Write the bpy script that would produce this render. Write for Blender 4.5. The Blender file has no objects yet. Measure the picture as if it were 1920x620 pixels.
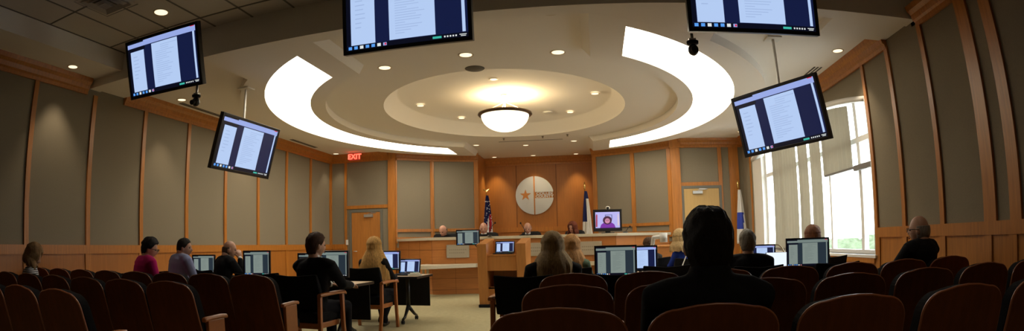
import bpy, bmesh, math, random
from mathutils import Vector, Matrix, noise
random.seed(7)
PI = math.pi; R = math.radians
scene = bpy.context.scene
col = scene.collection

# ------------------------------------------------------------------ camera (fisheye lens, as in the photograph)
cd = bpy.data.cameras.new('camera'); cam = bpy.data.objects.new('camera', cd); col.objects.link(cam)
cd.type = 'PANO'; cd.panorama_type = 'FISHEYE_EQUISOLID'
cd.sensor_width = 36; cd.fisheye_lens = 36 * 1059.6 / 1920; cd.fisheye_fov = PI
cd.shift_y = 0.1764
cam.matrix_world = (Matrix.Translation((0, 0, 1.15)) @ Matrix.Rotation(PI / 2 - 1.4259, 4, 'Z')
                    @ Matrix.Rotation(PI / 2 + .0335, 4, 'X') @ Matrix.Rotation(-.023, 4, 'Z'))
scene.camera = cam
vs = scene.view_settings
vs.view_transform = 'Standard'; vs.look = 'None'; vs.gamma = 1; vs.use_curve_mapping = False
vs.exposure = 0.97
# strengths of the lights of the place
SKY = 3.8; COVE = 3.6; BOWL = 1.35; BOWL_W = 30; SPOT = 12; TV = .49
# ------------------------------------------------------------------ world: bright overcast sky
w = bpy.data.worlds.new('sky'); scene.world = w; w.use_nodes = True
bg = w.node_tree.nodes['Background']; bg.inputs[0].default_value = (.93, .97, 1, 1); bg.inputs[1].default_value = SKY

# ------------------------------------------------------------------ materials
MAT = {}
def mat(name, c=(.5, .5, .5), rough=.6, metal=0, emit=0, ecol=None, spec=.5, bump=0, bscale=60, var=0, vscale=8, stretch=(1, 1, 1), trans=0, coat=0, space='Object'):
    if name in MAT: return MAT[name]
    m = bpy.data.materials.new(name); m.use_nodes = True; nt = m.node_tree; b = nt.nodes['Principled BSDF']
    b.inputs['Base Color'].default_value = (*c, 1); b.inputs['Roughness'].default_value = rough
    b.inputs['Metallic'].default_value = metal; b.inputs['Specular IOR Level'].default_value = spec
    b.inputs['Coat Weight'].default_value = coat; b.inputs['Coat Roughness'].default_value = .3
    if emit:
        b.inputs['Emission Color'].default_value = (*(ecol or c), 1); b.inputs['Emission Strength'].default_value = emit
    if var or bump:
        tc = nt.nodes.new('ShaderNodeTexCoord'); mp = nt.nodes.new('ShaderNodeMapping'); mp.inputs['Scale'].default_value = stretch
        nt.links.new(tc.outputs[space], mp.inputs[0])
    if var:
        n = nt.nodes.new('ShaderNodeTexNoise'); n.inputs['Scale'].default_value = vscale; n.inputs['Detail'].default_value = 5; n.inputs['Roughness'].default_value = .65
        nt.links.new(mp.outputs[0], n.inputs['Vector'])
        r = nt.nodes.new('ShaderNodeValToRGB'); nt.links.new(n.outputs['Fac'], r.inputs[0])
        r.color_ramp.elements[0].position = .3; r.color_ramp.elements[1].position = .7
        r.color_ramp.elements[0].color = (*[x * (1 - var) for x in c], 1); r.color_ramp.elements[1].color = (*[min(1, x * (1 + var)) for x in c], 1)
        nt.links.new(r.outputs[0], b.inputs['Base Color'])
    if bump:
        n2 = nt.nodes.new('ShaderNodeTexNoise'); n2.inputs['Scale'].default_value = bscale; nt.links.new(mp.outputs[0], n2.inputs['Vector'])
        bp = nt.nodes.new('ShaderNodeBump'); bp.inputs['Strength'].default_value = bump; bp.inputs['Distance'].default_value = .01
        nt.links.new(n2.outputs['Fac'], bp.inputs['Height']); nt.links.new(bp.outputs[0], b.inputs['Normal'])
    MAT[name] = m; return m
def wood(name, c, rough=.38, var=.22):
    return mat(name, c, rough, var=var, vscale=5, stretch=(6, 6, .35), bump=.05, bscale=30, coat=.15)
oak = wood('oak', (.45, .168, .026)); oak_panel = wood('oak_panel', (.42, .152, .023), .42, .12)
oak_light = wood('oak_light', (.58, .24, .055), .4)
door_wood = wood('door_wood', (.46, .18, .034), .45, .15); door_pale = wood('door_pale', (.55, .36, .13), .5, .06)
lectern_wood = wood('lectern_wood', (.52, .215, .055), .4, .1)
bench_wood = mat('bench_wood', (.48, .185, .048), .4, var=.12, vscale=5, stretch=(.5, .5, 5), coat=.15)
seat_wood = mat('seat_wood', (.19, .050, .009), .45, var=.2, vscale=4, stretch=(4, 4, .5), spec=.22)
seat_edge = mat('seat_edge', (.34, .11, .045), .28, coat=.5)
arm_wood = mat('arm_wood', (.43, .14, .035), .35, var=.15, vscale=6, coat=.25)
fabric = mat('wall_fabric', (.255, .218, .158), .95, spec=.1, var=.07, vscale=90, stretch=(1, 1, 1), bump=.25, bscale=260)
ceil_m = mat('ceiling_paint', (.84, .80, .74), .9, spec=.1)
tile_m = mat('ceiling_tile', (.62, .59, .55), .95, spec=.1, bump=.2, bscale=120)
gridbar = mat('ceiling_grid', (.16, .15, .14), .7)
carpet = mat('carpet', (.44, .40, .25), 1, spec=.05, var=.10, vscale=14, bump=.5, bscale=220)
white = mat('white_paint', (.8, .8, .78), .5); offw = mat('off_white', (.75, .73, .68), .5)
black = mat('black_plastic', (.010, .010, .011), .35); blackm = mat('black_matte', (.012, .012, .013), .7, spec=.2)
bfab = mat('black_fabric', (.012, .012, .014), .95, spec=.1, bump=.3, bscale=200)
stone = mat('pale_counter', (.62, .57, .45), .35, var=.06, vscale=40)
tan = mat('table_laminate', (.58, .43, .27), .45, var=.08, vscale=20)
chrome = mat('chrome', (.75, .75, .74), .18, 1); steel = mat('brushed_steel', (.62, .64, .66), .36, .85, bump=.04, bscale=90, stretch=(1, 1, 30))
gold = mat('gold', (.8, .55, .18), .25, 1); frame_grey = mat('door_frame_grey', (.16, .155, .13), .5)
bronze = mat('bronze', (.10, .06, .035), .35, .6)
cove_m = mat('cove_light', (1, .9, .7), .8, emit=COVE, ecol=(1, .91, .74))
lens = mat('downlight_lens', (1, .9, .7), .5, emit=.75, ecol=(1, .80, .52))
rim_m = mat('downlight_rim', (.7, .62, .5), .4, .3)
def glow_glass():
    m = mat('alabaster_glass', (.9, .8, .6), .4, emit=BOWL, ecol=(1, .86, .60)); return m
bowl_m = glow_glass()

# ------------------------------------------------------------------ mesh helpers
def add_box(bm, lo, hi, mi=0, M=None):
    vs_ = [Vector((x, y, z)) for x in (lo[0], hi[0]) for y in (lo[1], hi[1]) for z in (lo[2], hi[2])]
    if M: vs_ = [M @ v for v in vs_]
    v = [bm.verts.new(p) for p in vs_]
    for f in ((0, 1, 3, 2), (4, 6, 7, 5), (0, 4, 5, 1), (2, 3, 7, 6), (0, 2, 6, 4), (1, 5, 7, 3)):
        fc = bm.faces.new([v[i] for i in f]); fc.material_index = mi
def loft(bm, rings, caps=True, mi=0, closed=True):
    V = [[bm.verts.new(p) for p in r] for r in rings]; n = len(V[0])
    for a, b in zip(V, V[1:]):
        for i in range(n if closed else n - 1):
            f = bm.faces.new((a[i], a[(i + 1) % n], b[(i + 1) % n], b[i])); f.material_index = mi; f.smooth = True
    if caps and closed:
        f = bm.faces.new(V[0][::-1]); f.material_index = mi
        f = bm.faces.new(V[-1]); f.material_index = mi
    return V
def tube(bm, pts, rad, seg=10, mi=0, round_caps=False):
    pts = [Vector(p) for p in pts]
    if not hasattr(rad, '__len__'): rad = [rad] * len(pts)
    if round_caps:
        d0 = (pts[0] - pts[1]).normalized(); d1 = (pts[-1] - pts[-2]).normalized()
        p0, p1, r0, r1 = pts[0], pts[-1], rad[0], rad[-1]
        pre = [(p0 + d0 * r0 * math.sin(a), r0 * math.cos(a)) for a in (1.45, 1.0, .5)]
        post = [(p1 + d1 * r1 * math.sin(a), r1 * math.cos(a)) for a in (.5, 1.0, 1.45)]
        pts = [p for p, _ in pre] + pts + [p for p, _ in post]; rad = [r for _, r in pre] + list(rad) + [r for _, r in post]
    rings = []; up = None
    for i, p in enumerate(pts):
        d = (pts[min(i + 1, len(pts) - 1)] - pts[max(i - 1, 0)]).normalized()
        if up is None: up = d.orthogonal().normalized()
        else: up = (up - d * up.dot(d)); up = up.normalized() if up.length > 1e-6 else d.orthogonal().normalized()
        s = d.cross(up)
        rings.append([p + (up * math.cos(t) + s * math.sin(t)) * rad[i] for t in (2 * PI * k / seg for k in range(seg))])
    loft(bm, rings, mi=mi)
def ellipsoid(bm, c, r, M=None, seg=16, rg=10, mi=0):
    c = Vector(c); rings = []
    for i in range(1, rg):
        a = PI * i / rg; rings.append([Vector((r[0] * math.sin(a) * math.cos(t), r[1] * math.sin(a) * math.sin(t), -r[2] * math.cos(a))) for t in (2 * PI * k / seg for k in range(seg))])
    if M: rings = [[M @ p for p in q] for q in rings]
    loft(bm, [[p + c for p in q] for q in rings], mi=mi)
def lathe(bm, prof, c=(0, 0, 0), seg=24, mi=0, sx=1, sy=1):
    c = Vector(c)
    loft(bm, [[c + Vector((r * sx * math.cos(t), r * sy * math.sin(t), z)) for t in (2 * PI * k / seg for k in range(seg))] for r, z in prof], mi=mi)
def prism(bm, poly, z0, z1, mi=0):
    a = [bm.verts.new((x, y, z0)) for x, y in poly]; b = [bm.verts.new((x, y, z1)) for x, y in poly]; n = len(poly)
    f = bm.faces.new(a[::-1]); f.material_index = mi; f = bm.faces.new(b); f.material_index = mi
    for i in range(n):
        f = bm.faces.new((a[i], a[(i + 1) % n], b[(i + 1) % n], b[i])); f.material_index = mi
def obj(name, bm, mats, parent=None, bevel=0, smooth=False, loc=None, rot=None):
    if not isinstance(mats, (list, tuple)): mats = [mats]
    bmesh.ops.recalc_face_normals(bm, faces=bm.faces)
    me = bpy.data.meshes.new(name); bm.to_mesh(me); bm.free()
    for m in mats: me.materials.append(m)
    if smooth:
        for p in me.polygons: p.use_smooth = True
    o = bpy.data.objects.new(name, me); col.objects.link(o)
    if parent is not None: o.parent = parent
    if loc: o.location = loc
    if rot: o.rotation_euler = rot
    if bevel:
        b = o.modifiers.new('bevel', 'BEVEL'); b.width = bevel; b.segments = 2; b.limit_method = 'ANGLE'; b.angle_limit = R(40)
    return o
def B(): return bmesh.new()
def tag(o, label, cat, group=None, kind=None):
    o['label'] = label; o['category'] = cat
    if group: o['group'] = group
    if kind: o['kind'] = kind
    return o
def empty(name, loc=(0, 0, 0), rz=0, label='', cat='', group=None):
    o = bpy.data.objects.new(name, None); o.empty_display_size = .1; col.objects.link(o)
    o.location = loc; o.rotation_euler = (0, 0, rz)
    return tag(o, label, cat, group) if label else o
def struct(o): o['kind'] = 'structure'; return o
def box_obj(name, lo, hi, m, parent=None, bevel=0):
    bm = B(); add_box(bm, lo, hi); return obj(name, bm, m, parent, bevel)
def copy_tree(o, parent=None):
    c = o.copy(); col.objects.link(c); c.parent = parent
    for ch in [x for x in ALLCH.get(o.name, [])] or [x for x in bpy.data.objects if x.parent == o]: copy_tree(ch, c)
    return c
ALLCH = {}

# ------------------------------------------------------------------ room shell
ZB, ZD, ZT, ZP, ZR = 3.68, 3.55, 3.95, 3.45, 1.20     # base ceiling, dropped disc, tile ceiling, fabric top, chair rail top
UL, UR, VB = -7.2, 3.96, 14.25
bm = B(); add_box(bm, (UL - .3, -2.5, -.1), (UR + .3, 17, 0)); struct(obj('floor', bm, carpet))

def frameM(p0, p1):
    p0, p1 = Vector((*p0, 0)), Vector((*p1, 0)); d = (p1 - p0).normalized(); n = Vector((d.y, -d.x, 0))
    M = Matrix(((d.x, n.x, 0, p0.x), (d.y, n.y, 0, p0.y), (0, 0, 1, 0), (0, 0, 0, 1))); return M, (p1 - p0).length
def seg_wall(name, p0, p1, z1=3.68, material=fabric, hole=None):
    """wall from p0 to p1; the room lies on its right-hand side (+t towards the room)"""
    M, L = frameM(p0, p1); bm = B()
    if hole:
        s0, s1, za, zb, arch = hole
        add_box(bm, (0, -.35, 0), (s0, 0, z1), 0, M); add_box(bm, (s1, -.35, 0), (L, 0, z1), 0, M)
        add_box(bm, (s0, -.35, 0), (s1, 0, za), 0, M)
        n = 24
        for k in range(n):      # arched head
            a, b = s0 + (s1 - s0) * k / n, s0 + (s1 - s0) * (k + 1) / n
            h = [zb + arch * (1 - ((x - (s0 + s1) / 2) / ((s1 - s0) / 2)) ** 2) for x in (a, b)]
            P = [M @ Vector(q) for q in ((a, -.35, h[0]), (a, 0, h[0]), (b, 0, h[1]), (b, -.35, h[1]), (a, -.35, z1), (a, 0, z1), (b, 0, z1), (b, -.35, z1))]
            v = [bm.verts.new(q) for q in P]
            for f in ((0, 1, 2, 3), (7, 6, 5, 4), (1, 5, 6, 2), (0, 3, 7, 4)): bm.faces.new([v[i] for i in f])
    else: add_box(bm, (0, -.15, 0), (L, 0, z1), 0, M)
    return struct(obj(name, bm, material)), M, L
TRIM = [0]
def trim(p0, p1, stiles=(), rails=((1.07, ZR),), crown=None, wains=None, sw=.085, base=True, z0=0, ztop=ZP, extra=(), m=oak):
    """timber on one wall: stiles, rails, crown moulding, recessed wainscot; positions along the wall"""
    M, L = frameM(p0, p1); bm = B()
    for s in stiles:
        s, wd = s if isinstance(s, tuple) else (s, sw)
        add_box(bm, (s, 0, ZR), (s + wd, .03, ztop + .02), 0, M)
    for a, b in rails: add_box(bm, (0, 0, a), (L, .034, b), 0, M)
    for lo, hi in extra: add_box(bm, lo, hi, 0, M)
    for (a, b) in (crown or []):
        prof = ((.00, ztop), (.035, ztop), (.04, ztop + .05), (.07, ztop + .07), (.085, ztop + .13), (.13, ztop + .17), (.15, ZB), (0, ZB))
        r = [[M @ Vector((s, t, z)) for t, z in prof] for s in (a, b)]
        loft(bm, r)
        for f in bm.faces: f.smooth = False
    if wains:
        a, b = wains
        add_box(bm, (a, 0, z0), (b, .012, 1.08), 1, M)
        add_box(bm, (a, 0, z0), (b, .03, z0 + .14), 0, M)
        for s in stiles:
            s, wd = s if isinstance(s, tuple) else (s, sw)
            if s + wd < b and s >= a: add_box(bm, (s - .02, 0, z0), (s + wd + .02, .03, 1.07), 0, M)
    TRIM[0] += 1
    return struct(obj('trim_%d' % TRIM[0], bm, [m, oak_panel]))

# left wall (room on the +u side: run from far to near so the right-hand side faces the room)
def rev(L, ss, sw=.085): return [(L - s - w_, w_) for s, w_ in ((x if isinstance(x, tuple) else (x, sw)) for x in ss)]
LW0, LW1 = (UL, -2.5), (UL, VB)
seg_wall('wall_left', LW0, LW1)
st = [4.229 + 1.2535 * k + 2.5 for k in range(-4, 8)] + [(VB + 2.5 - .07, .07)]
trim(LW0, LW1, st, crown=[(0, 5.33 + 2.5), (6.2 + 2.5, VB + 2.5)], wains=(0, VB + 2.5))
# right wall, with the tall arched window
RW0, RW1 = (UR, VB), (UR, -2.5)
W0, W1 = VB - 13.4, VB - 7.05
seg_wall('wall_right', RW0, RW1, hole=(W0, W1, .83, 3.02, .34))
sR = [(VB - 13.5, .07), (VB - 7.05, .08), (VB - 6.27, .09), (VB - 5.37, .09), (VB - 4.51, .21), (VB - 4.07, .18), VB - 2.9, VB - 1.6]
trim(RW0, RW1, [(s if isinstance(s, tuple) else (s, .09)) for s in sR], rails=(), crown=[(0, VB - 6.2), (VB - 5.35, VB + 2.5)],
     extra=[((W1, 0, 1.07), (VB + 2.5, .034, ZR)), ((W1, 0, 0), (VB + 2.5, .012, 1.07)), ((0, 0, 0), (W1, .012, .80)), ((0, 0, .72), (W1, .05, .80)), ((0, 0, 0), (VB + 2.5, .03, .14))]
     + [((VB - v - .1, 0, 0), (VB - v + .03, .03, 1.07)) for v in (6.95, 6.2, 5.3, 4.42, 4.0, 2.9, 1.6)]
     + [((VB - v - .1, 0, 0), (VB - v, .03, .75)) for v in (8.3, 9.6, 10.9, 12.2)])
# far walls: door walls, concave side bays and the timber alcove
segs = [('wall_back_left', (UL, VB), (-5.42, VB)), ('wall_bay_left', (-5.25, 14.30), (-4.40, 14.98)), ('wall_bay_middle_left', (-4.40, 14.98), (-3.22, 15.52)),
        ('wall_bay_middle_right', (0.02, 15.52), (1.10, 14.98)), ('wall_bay_right', (1.10, 14.98), (2.05, 14.30)), ('wall_back_right', (2.25, VB), (UR, VB))]
for n, a, b in segs: seg_wall(n, a, b)
for n, a, b in (('wall_alcove', (-3.22, 16.6), (.02, 16.6)), ('wall_alcove_left', (-3.22, 15.52), (-3.22, 16.6)), ('wall_alcove_right', (.02, 16.6), (.02, 15.52))):
    seg_wall(n, a, b, material=oak_panel)
# pilasters between door walls and bays
for n, x0, x1 in (('trim_pilaster_left', -5.42, -5.22), ('trim_pilaster_right', 2.02, 2.27)):
    bm = B(); add_box(bm, (x0, VB - .06, 0), (x1, VB + .2, ZB - .1)); add_box(bm, (x0 - .03, VB - .09, ZB - .23), (x1 + .03, VB + .2, ZB)); struct(obj(n, bm, oak, bevel=.006))
cr = lambda a, b: [(0, math.dist(a, b))]
a, b = (UL, VB), (-5.42, VB)
trim(a, b, [(0, .06), (.46, .07)], rails=(), crown=cr(a, b), extra=[((0, 0, 1.07), (.5, .034, ZR)), ((0, 0, 0), (.5, .012, 1.07)), ((.53, 0, 2.16), (1.78, .034, 2.25)), ((.46, 0, 0), (.53, .03, ZR))])
a, b = (-5.25, 14.30), (-4.40, 14.98); trim(a, b, [(0, .05), (1.03, .06)], rails=((1.28, 1.36), (1.50, 1.58)), crown=cr(a, b), wains=(0, 1.08))
a, b = (-4.40, 14.98), (-3.22, 15.52); trim(a, b, [(0, .05), (1.19, .12)], rails=((1.28, 1.36), (1.50, 1.58)), crown=cr(a, b), wains=(0, 1.29))
a, b = (0.02, 15.52), (1.10, 14.98); trim(a, b, [(0, .12), (1.14, .07)], rails=((1.28, 1.36), (1.50, 1.58)), crown=cr(a, b), wains=(0, 1.2))
a, b = (1.10, 14.98), (2.05, 14.30); trim(a, b, [(0, .05), (1.05, .12)], rails=((1.28, 1.36), (1.50, 1.58)), crown=cr(a, b), wains=(0, 1.16))
a, b = (2.25, VB), (UR, VB)
trim(a, b, [(1.03, .10), (1.33, .26)], rails=(), crown=cr(a, b), ztop=ZP, extra=[((0, 0, 2.47), (1.1, .034, 2.56)), ((1.03, 0, 0), (1.13, .03, ZR)), ((1.1, 0, 1.25), (1.71, .034, 1.4)), ((1.1, 0, 0), (1.71, .012, 1.25)), ((1.33, 0, 0), (1.6, .05, ZR))])
a, b = (-3.22, 16.6), (.02, 16.6)
trim(a, b, [], rails=((1.28, 1.38), (1.46, 1.60)), crown=cr(a, b), extra=[((x, 0, 1.6), (x + .012, .006, ZP)) for x in ()])
bm = B()
for x in (-2.27, -1.08):
    add_box(bm, (x, 16.592, 1.6), (x + .012, 16.6, ZP))
struct(obj('trim_alcove_seams', bm, mat('seam_dark', (.10, .03, .008), .8)))
bm = B(); add_box(bm, (-3.4, 15.52, 0), (-3.2, 16.6, 3.68)); add_box(bm, (.0, 15.52, 0), (.2, 16.6, 3.68)); struct(obj('trim_alcove_sides', bm, oak))

struct(box_obj('wall_rear', (UL - .3, -2.6, 0), (UR + .3, -2.5, 4.1), fabric))
bm = B(); add_box(bm, (UL - .4, -2.7, 4.2), (UR + .4, 17.2, 4.3)); struct(obj('ceiling_slab', bm, tile_m))
bm = B()
for x0, x1 in ((UL - .35, UL - .3), (UR + .36, UR + .4)): add_box(bm, (x0, -2.6, 3.3), (x1, 17.2, 4.25))
add_box(bm, (UR - .0, -2.6, 3.5), (UR + .36, 5.5, 4.2)); add_box(bm, (UL - .3, 17, 3.3), (UR + .3, 17.2, 4.2)); struct(obj('wall_upper', bm, ceil_m))
# doors
def door(name, x0, x1, ztop, z0, leafm, hinge_right):
    f = B(); y = VB - .04
    add_box(f, (x0 - .07, y, z0), (x0, VB, ztop + .07)); add_box(f, (x1, y, z0), (x1 + .07, VB, ztop + .07)); add_box(f, (x0, y, ztop), (x1, VB, ztop + .07))
    root = struct(obj(name, f, frame_grey, bevel=.004))
    box_obj('door_leaf', (x0 + .005, VB - .03, z0 + .01), (x1 - .005, VB, ztop - .005), leafm, root)
    c = B(); xm = x0 + (x1 - x0) * .38 if not hinge_right else x0 + (x1 - x0) * .62
    add_box(c, (xm - .13, VB - .10, ztop - .14), (xm + .13, VB - .03, ztop - .065)); tube(c, [(xm, VB - .09, ztop - .05), (xm + .25, VB - .14, ztop - .03), (xm + .05, VB - .03, ztop - .01)], .012, 6)
    obj('door_closer', c, steel, root, .004)
    k = B(); hx = x0 + .08 if hinge_right else x1 - .08; tube(k, [(hx, VB - .03, 1.0 + z0), (hx, VB - .09, 1.0 + z0), (hx + (.1 if hinge_right else -.1), VB - .09, 1.0 + z0)], .012, 8)
    obj('door_handle', k, steel, root)
    return root
door('door_1', -6.52, -5.66, 2.06, 0, door_wood, True)
door('door_2', 2.33, 3.27, 2.40, .26, door_pale, False)
t = tag(box_obj('light_switch', (-6.70, VB - .045, 1.18), (-6.63, VB - .03, 1.32), white, bevel=.003), 'small white switch plate on the timber stile beside the far left door', 'switch')
box_obj('rocker', (-6.675, VB - .052, 1.225), (-6.655, VB - .045, 1.275), offw, t)

# ceiling: base plane with elliptical dome opening, dropped crescents, cove light, tiles, beam
CX, CY = -1.6, 10.5
def E(a, b, t, cy=None): return (CX + a * math.cos(t), (CY if cy is None else cy) + b * math.sin(t))
CC = 10.3
bm = B(); N = 96
outer = []
for k in range(N):
    t = 2 * PI * k / N; c, s = math.cos(t), math.sin(t)
    x0, x1, y0, y1 = UL - .2, UR + .2, 5.4, 17
    q = min((((x1 if c > 0 else x0) - CX) / c) if abs(c) > 1e-6 else 1e9, (((y1 if s > 0 else y0) - CY) / s) if abs(s) > 1e-6 else 1e9)
    outer.append((CX + c * q, CY + s * q))
vi = [bm.verts.new((*E(2.28, 2.70, 2 * PI * k / N), ZB)) for k in range(N)]; vo = [bm.verts.new((*p, ZB)) for p in outer]
vo2 = [bm.verts.new((*p, ZB + .5)) for p in outer]
for k in range(N):
    bm.faces.new((vi[k], vi[(k + 1) % N], vo[(k + 1) % N], vo[k])); bm.faces.new((vo[k], vo[(k + 1) % N], vo2[(k + 1) % N], vo2[k]))
for (cx, cy) in ((UL - .2, 5.4), (UR + .2, 5.4), (UL - .2, 17), (UR + .2, 17)):
    sx = .9 if cx < CX else -.9; sy = 1.2 if cy < CY else -1.2
    q = [bm.verts.new(p) for p in ((cx, cy, ZB + .001), (cx + sx, cy, ZB + .001), (cx + sx, cy + sy, ZB + .001), (cx, cy + sy, ZB + .001))]; bm.faces.new(q)
# dome
rings = [[Vector((*E(a, b, 2 * PI * k / N), z)) for k in range(N)] for a, b, z in ((2.28, 2.70, ZB), (2.26, 2.67, ZB + .06), (2.06, 2.44, 3.93), (2.02, 2.40, 3.95), (1.4, 1.65, 3.985), (.7, .8, 4.0), (.02, .02, 4.005))]
loft(bm, rings, caps=False)
struct(obj('ceiling', bm, ceil_m))
def crescent(side):
    """dropped crescent with the lit cove slot left open"""
    cut = -3.15 if side < 0 else -.02 + .07
    lit = cut + side * .42
    def arc(a, b, lim, n=72):       # points of an ellipse on this side of u = lim, near end to far end
        c = (lim - CX) / a; t0 = math.acos(max(-1, min(1, c)))
        ts = [(-t0 + 2 * t0 * i / n) if side > 0 else (-t0 - (2 * PI - 2 * t0) * i / n) for i in range(n + 1)]
        return [E(a, b, t, CC) for t in ts]
    strips = [(arc(4.80, 4.98, cut), arc(4.22, 4.88, cut)), (arc(3.50, 3.95, cut), arc(3.23, 3.70, cut))]
    bm = B()
    def slab(A, Bp, z0, z1):
        r = [[Vector((*p, z0)), Vector((*q, z0)), Vector((*q, z1)), Vector((*p, z1))] for p, q in zip(A, Bp)]
        loft(bm, r)
        for f in bm.faces: f.smooth = False
    for A, Bp in strips: slab(A, Bp, ZD, ZB + .02)
    # fillers between the slot ends and the straight cut
    for end in (-1, 1):
        def part(a, b):
            n = 6; out = []
            for i in range(n + 1):
                x = cut + (lit - cut) * i / n; out.append((x, CC + end * b * math.sqrt(max(0, 1 - ((x - CX) / a) ** 2))))
            return out
        slab(part(4.22, 4.88), part(3.50, 3.95), ZD, ZB + .02)
    e_ = 4.975 * math.sqrt(1 - ((cut - CX) / 4.8) ** 2); w_ = .11 if side > 0 else .07       # splayed edge of the straight cut
    f0 = 3.70 * math.sqrt(1 - ((cut - CX) / 3.23) ** 2)
    for y0, y1 in ((CC - e_, CC - f0), (CC + f0, CC + e_)):
        a_ = [(cut, ZD), (cut - side * w_, ZB + .002), (cut, ZB + .002)]
        loft(bm, [[Vector((x_, y_, z_)) for x_, z_ in a_] for y_ in (y0, y1)])
    for f in bm.faces: f.smooth = False
    o = struct(obj('ceiling_crescent', bm, ceil_m))
    bm = B(); A, Bp = arc(4.21, 4.87, lit), arc(3.51, 3.96, lit)
    va = [bm.verts.new((*p, ZD + .05)) for p in A]; vb = [bm.verts.new((*p, ZD + .05)) for p in Bp]
    for i in range(len(A) - 1): bm.faces.new((va[i], va[i + 1], vb[i + 1], vb[i]))
    s = obj('cove_light', bm, cove_m)
    tag(s, 'glowing warm white curved light cove in the ceiling above the %s' % ('left side wall tables' if side < 0 else 'window side'), 'ceiling light', 'curved ceiling light coves')
    return o
crescent(-1); crescent(1)
for x0, x1 in ((-4.75, -3.15), (.05, 1.55)):
    bm = B(); n = 12; pts = [(x0 + (x1 - x0) * i / n, CC - 4.97 * math.sqrt(1 - ((x0 + (x1 - x0) * i / n - CX) / 4.80) ** 2)) for i in range(n + 1)]
    prism(bm, [(x0, 5.6)] + [(x, y + .02) for x, y in pts] + [(x1, 5.6)], ZD + .0005, ZB + .1); struct(obj('ceiling_infill', bm, ceil_m))
# beam, perimeter soffits, tile ceiling
bm = B(); add_box(bm, (UL - .2, 5.38, ZD), (UR + .2, 5.62, ZB + .4))
add_box(bm, (UL - .2, 5.62, ZD + .02), (-6.5, 6.2, ZB + .1)); add_box(bm, (2.9, 5.62, ZD + .02), (UR + .2, 6.25, ZB + .1)); struct(obj('ceiling_beam', bm, ceil_m))
bm = B(); add_box(bm, (UL - .2, -2.6, ZB), (-6.38, 5.38, ZB + .4)); struct(obj('ceiling_soffit', bm, ceil_m))
bm = B(); add_box(bm, (-6.38, -2.6, ZT), (UR + .2, 5.38, ZT + .1)); o = struct(obj('ceiling_tiles', bm, tile_m))
bm = B()
for k in range(18): add_box(bm, (-6.38 + .61 * k, -2.6, ZT - .006), (-6.38 + .61 * k + .024, 5.38, ZT))
for k in range(7): add_box(bm, (-6.38, 5.38 - .35 - 1.22 * k, ZT - .006), (UR, 5.38 - .35 - 1.22 * k + .024, ZT))
struct(obj('ceiling_grid', bm, gridbar))

# window joinery, blinds, glass
win = B(); X = UR + .16
def wv(bm, v, wd, z0=.83, z1=3.36, d=.08, mi=0): 
    zt = 3.02 + .34 * (1 - ((v - 10.225) / 3.175) ** 2); add_box(bm, (X - d / 2, v - wd / 2, z0), (X + d / 2, v + wd / 2, min(z1, max(z0 + .1, zt))), mi)
for v, wd in ((7.09, .07), (7.72, .10), (8.92, .07), (10.22, .06), (11.35, .06), (11.95, .10), (12.62, .09), (13.34, .12)): wv(win, v, wd)
for z, h in ((.83, .06), (2.47, .08)): add_box(win, (X - .05, 7.05, z), (X + .05, 13.4, z + h))
# white arch band
n = 32; pr = []
for k in range(n + 1):
    v = 7.05 + 6.35 * k / n; z = 3.02 + .34 * (1 - ((v - 10.225) / 3.175) ** 2)
    pr.append([Vector((UR - .012, v, z - .07)), Vector((UR + .2, v, z - .07)), Vector((UR + .2, v, z + .005)), Vector((UR - .012, v, z + .005))])
loft(win, pr)
add_box(win, (UR - .06, 7.0, .79), (UR + .3, 13.4, .83)); add_box(win, (UR + .02, 12.66, .83), (UR + .3, 13.4, 2.95)); add_box(win, (UR - .02, 7.05, .83), (UR + .3, 7.09, 3.0))
wroot = struct(obj('window_1', win, white))
gm = bpy.data.materials.new('window_glass'); gm.use_nodes = True; nt = gm.node_tree; nt.nodes.clear()
o_ = nt.nodes.new('ShaderNodeOutputMaterial'); mx = nt.nodes.new('ShaderNodeMixShader'); tr = nt.nodes.new('ShaderNodeBsdfTransparent'); gl = nt.nodes.new('ShaderNodeBsdfGlossy'); gl.inputs['Roughness'].default_value = .02
tr.inputs[0].default_value = (.96, .98, .97, 1); mx.inputs[0].default_value = .06
nt.links.new(tr.outputs[0], mx.inputs[1]); nt.links.new(gl.outputs[0], mx.inputs[2]); nt.links.new(mx.outputs[0], o_.inputs[0])
bm = B(); add_box(bm, (X - .004, 7.08, .85), (X + .004, 13.38, 3.3)); obj('window_pane', bm, gm, wroot)
sm = bpy.data.materials.new('blind_fabric'); sm.use_nodes = True; nt = sm.node_tree; nt.nodes.clear()
o_ = nt.nodes.new('ShaderNodeOutputMaterial'); mx = nt.nodes.new('ShaderNodeMixShader'); df = nt.nodes.new('ShaderNodeBsdfDiffuse'); tl = nt.nodes.new('ShaderNodeBsdfTranslucent')
df.inputs[0].default_value = (.50, .48, .42, 1); tl.inputs[0].default_value = (.46, .43, .36, 1); mx.inputs[0].default_value = .42
nt.links.new(df.outputs[0], mx.inputs[1]); nt.links.new(tl.outputs[0], mx.inputs[2]); nt.links.new(mx.outputs[0], o_.inputs[0])
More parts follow.
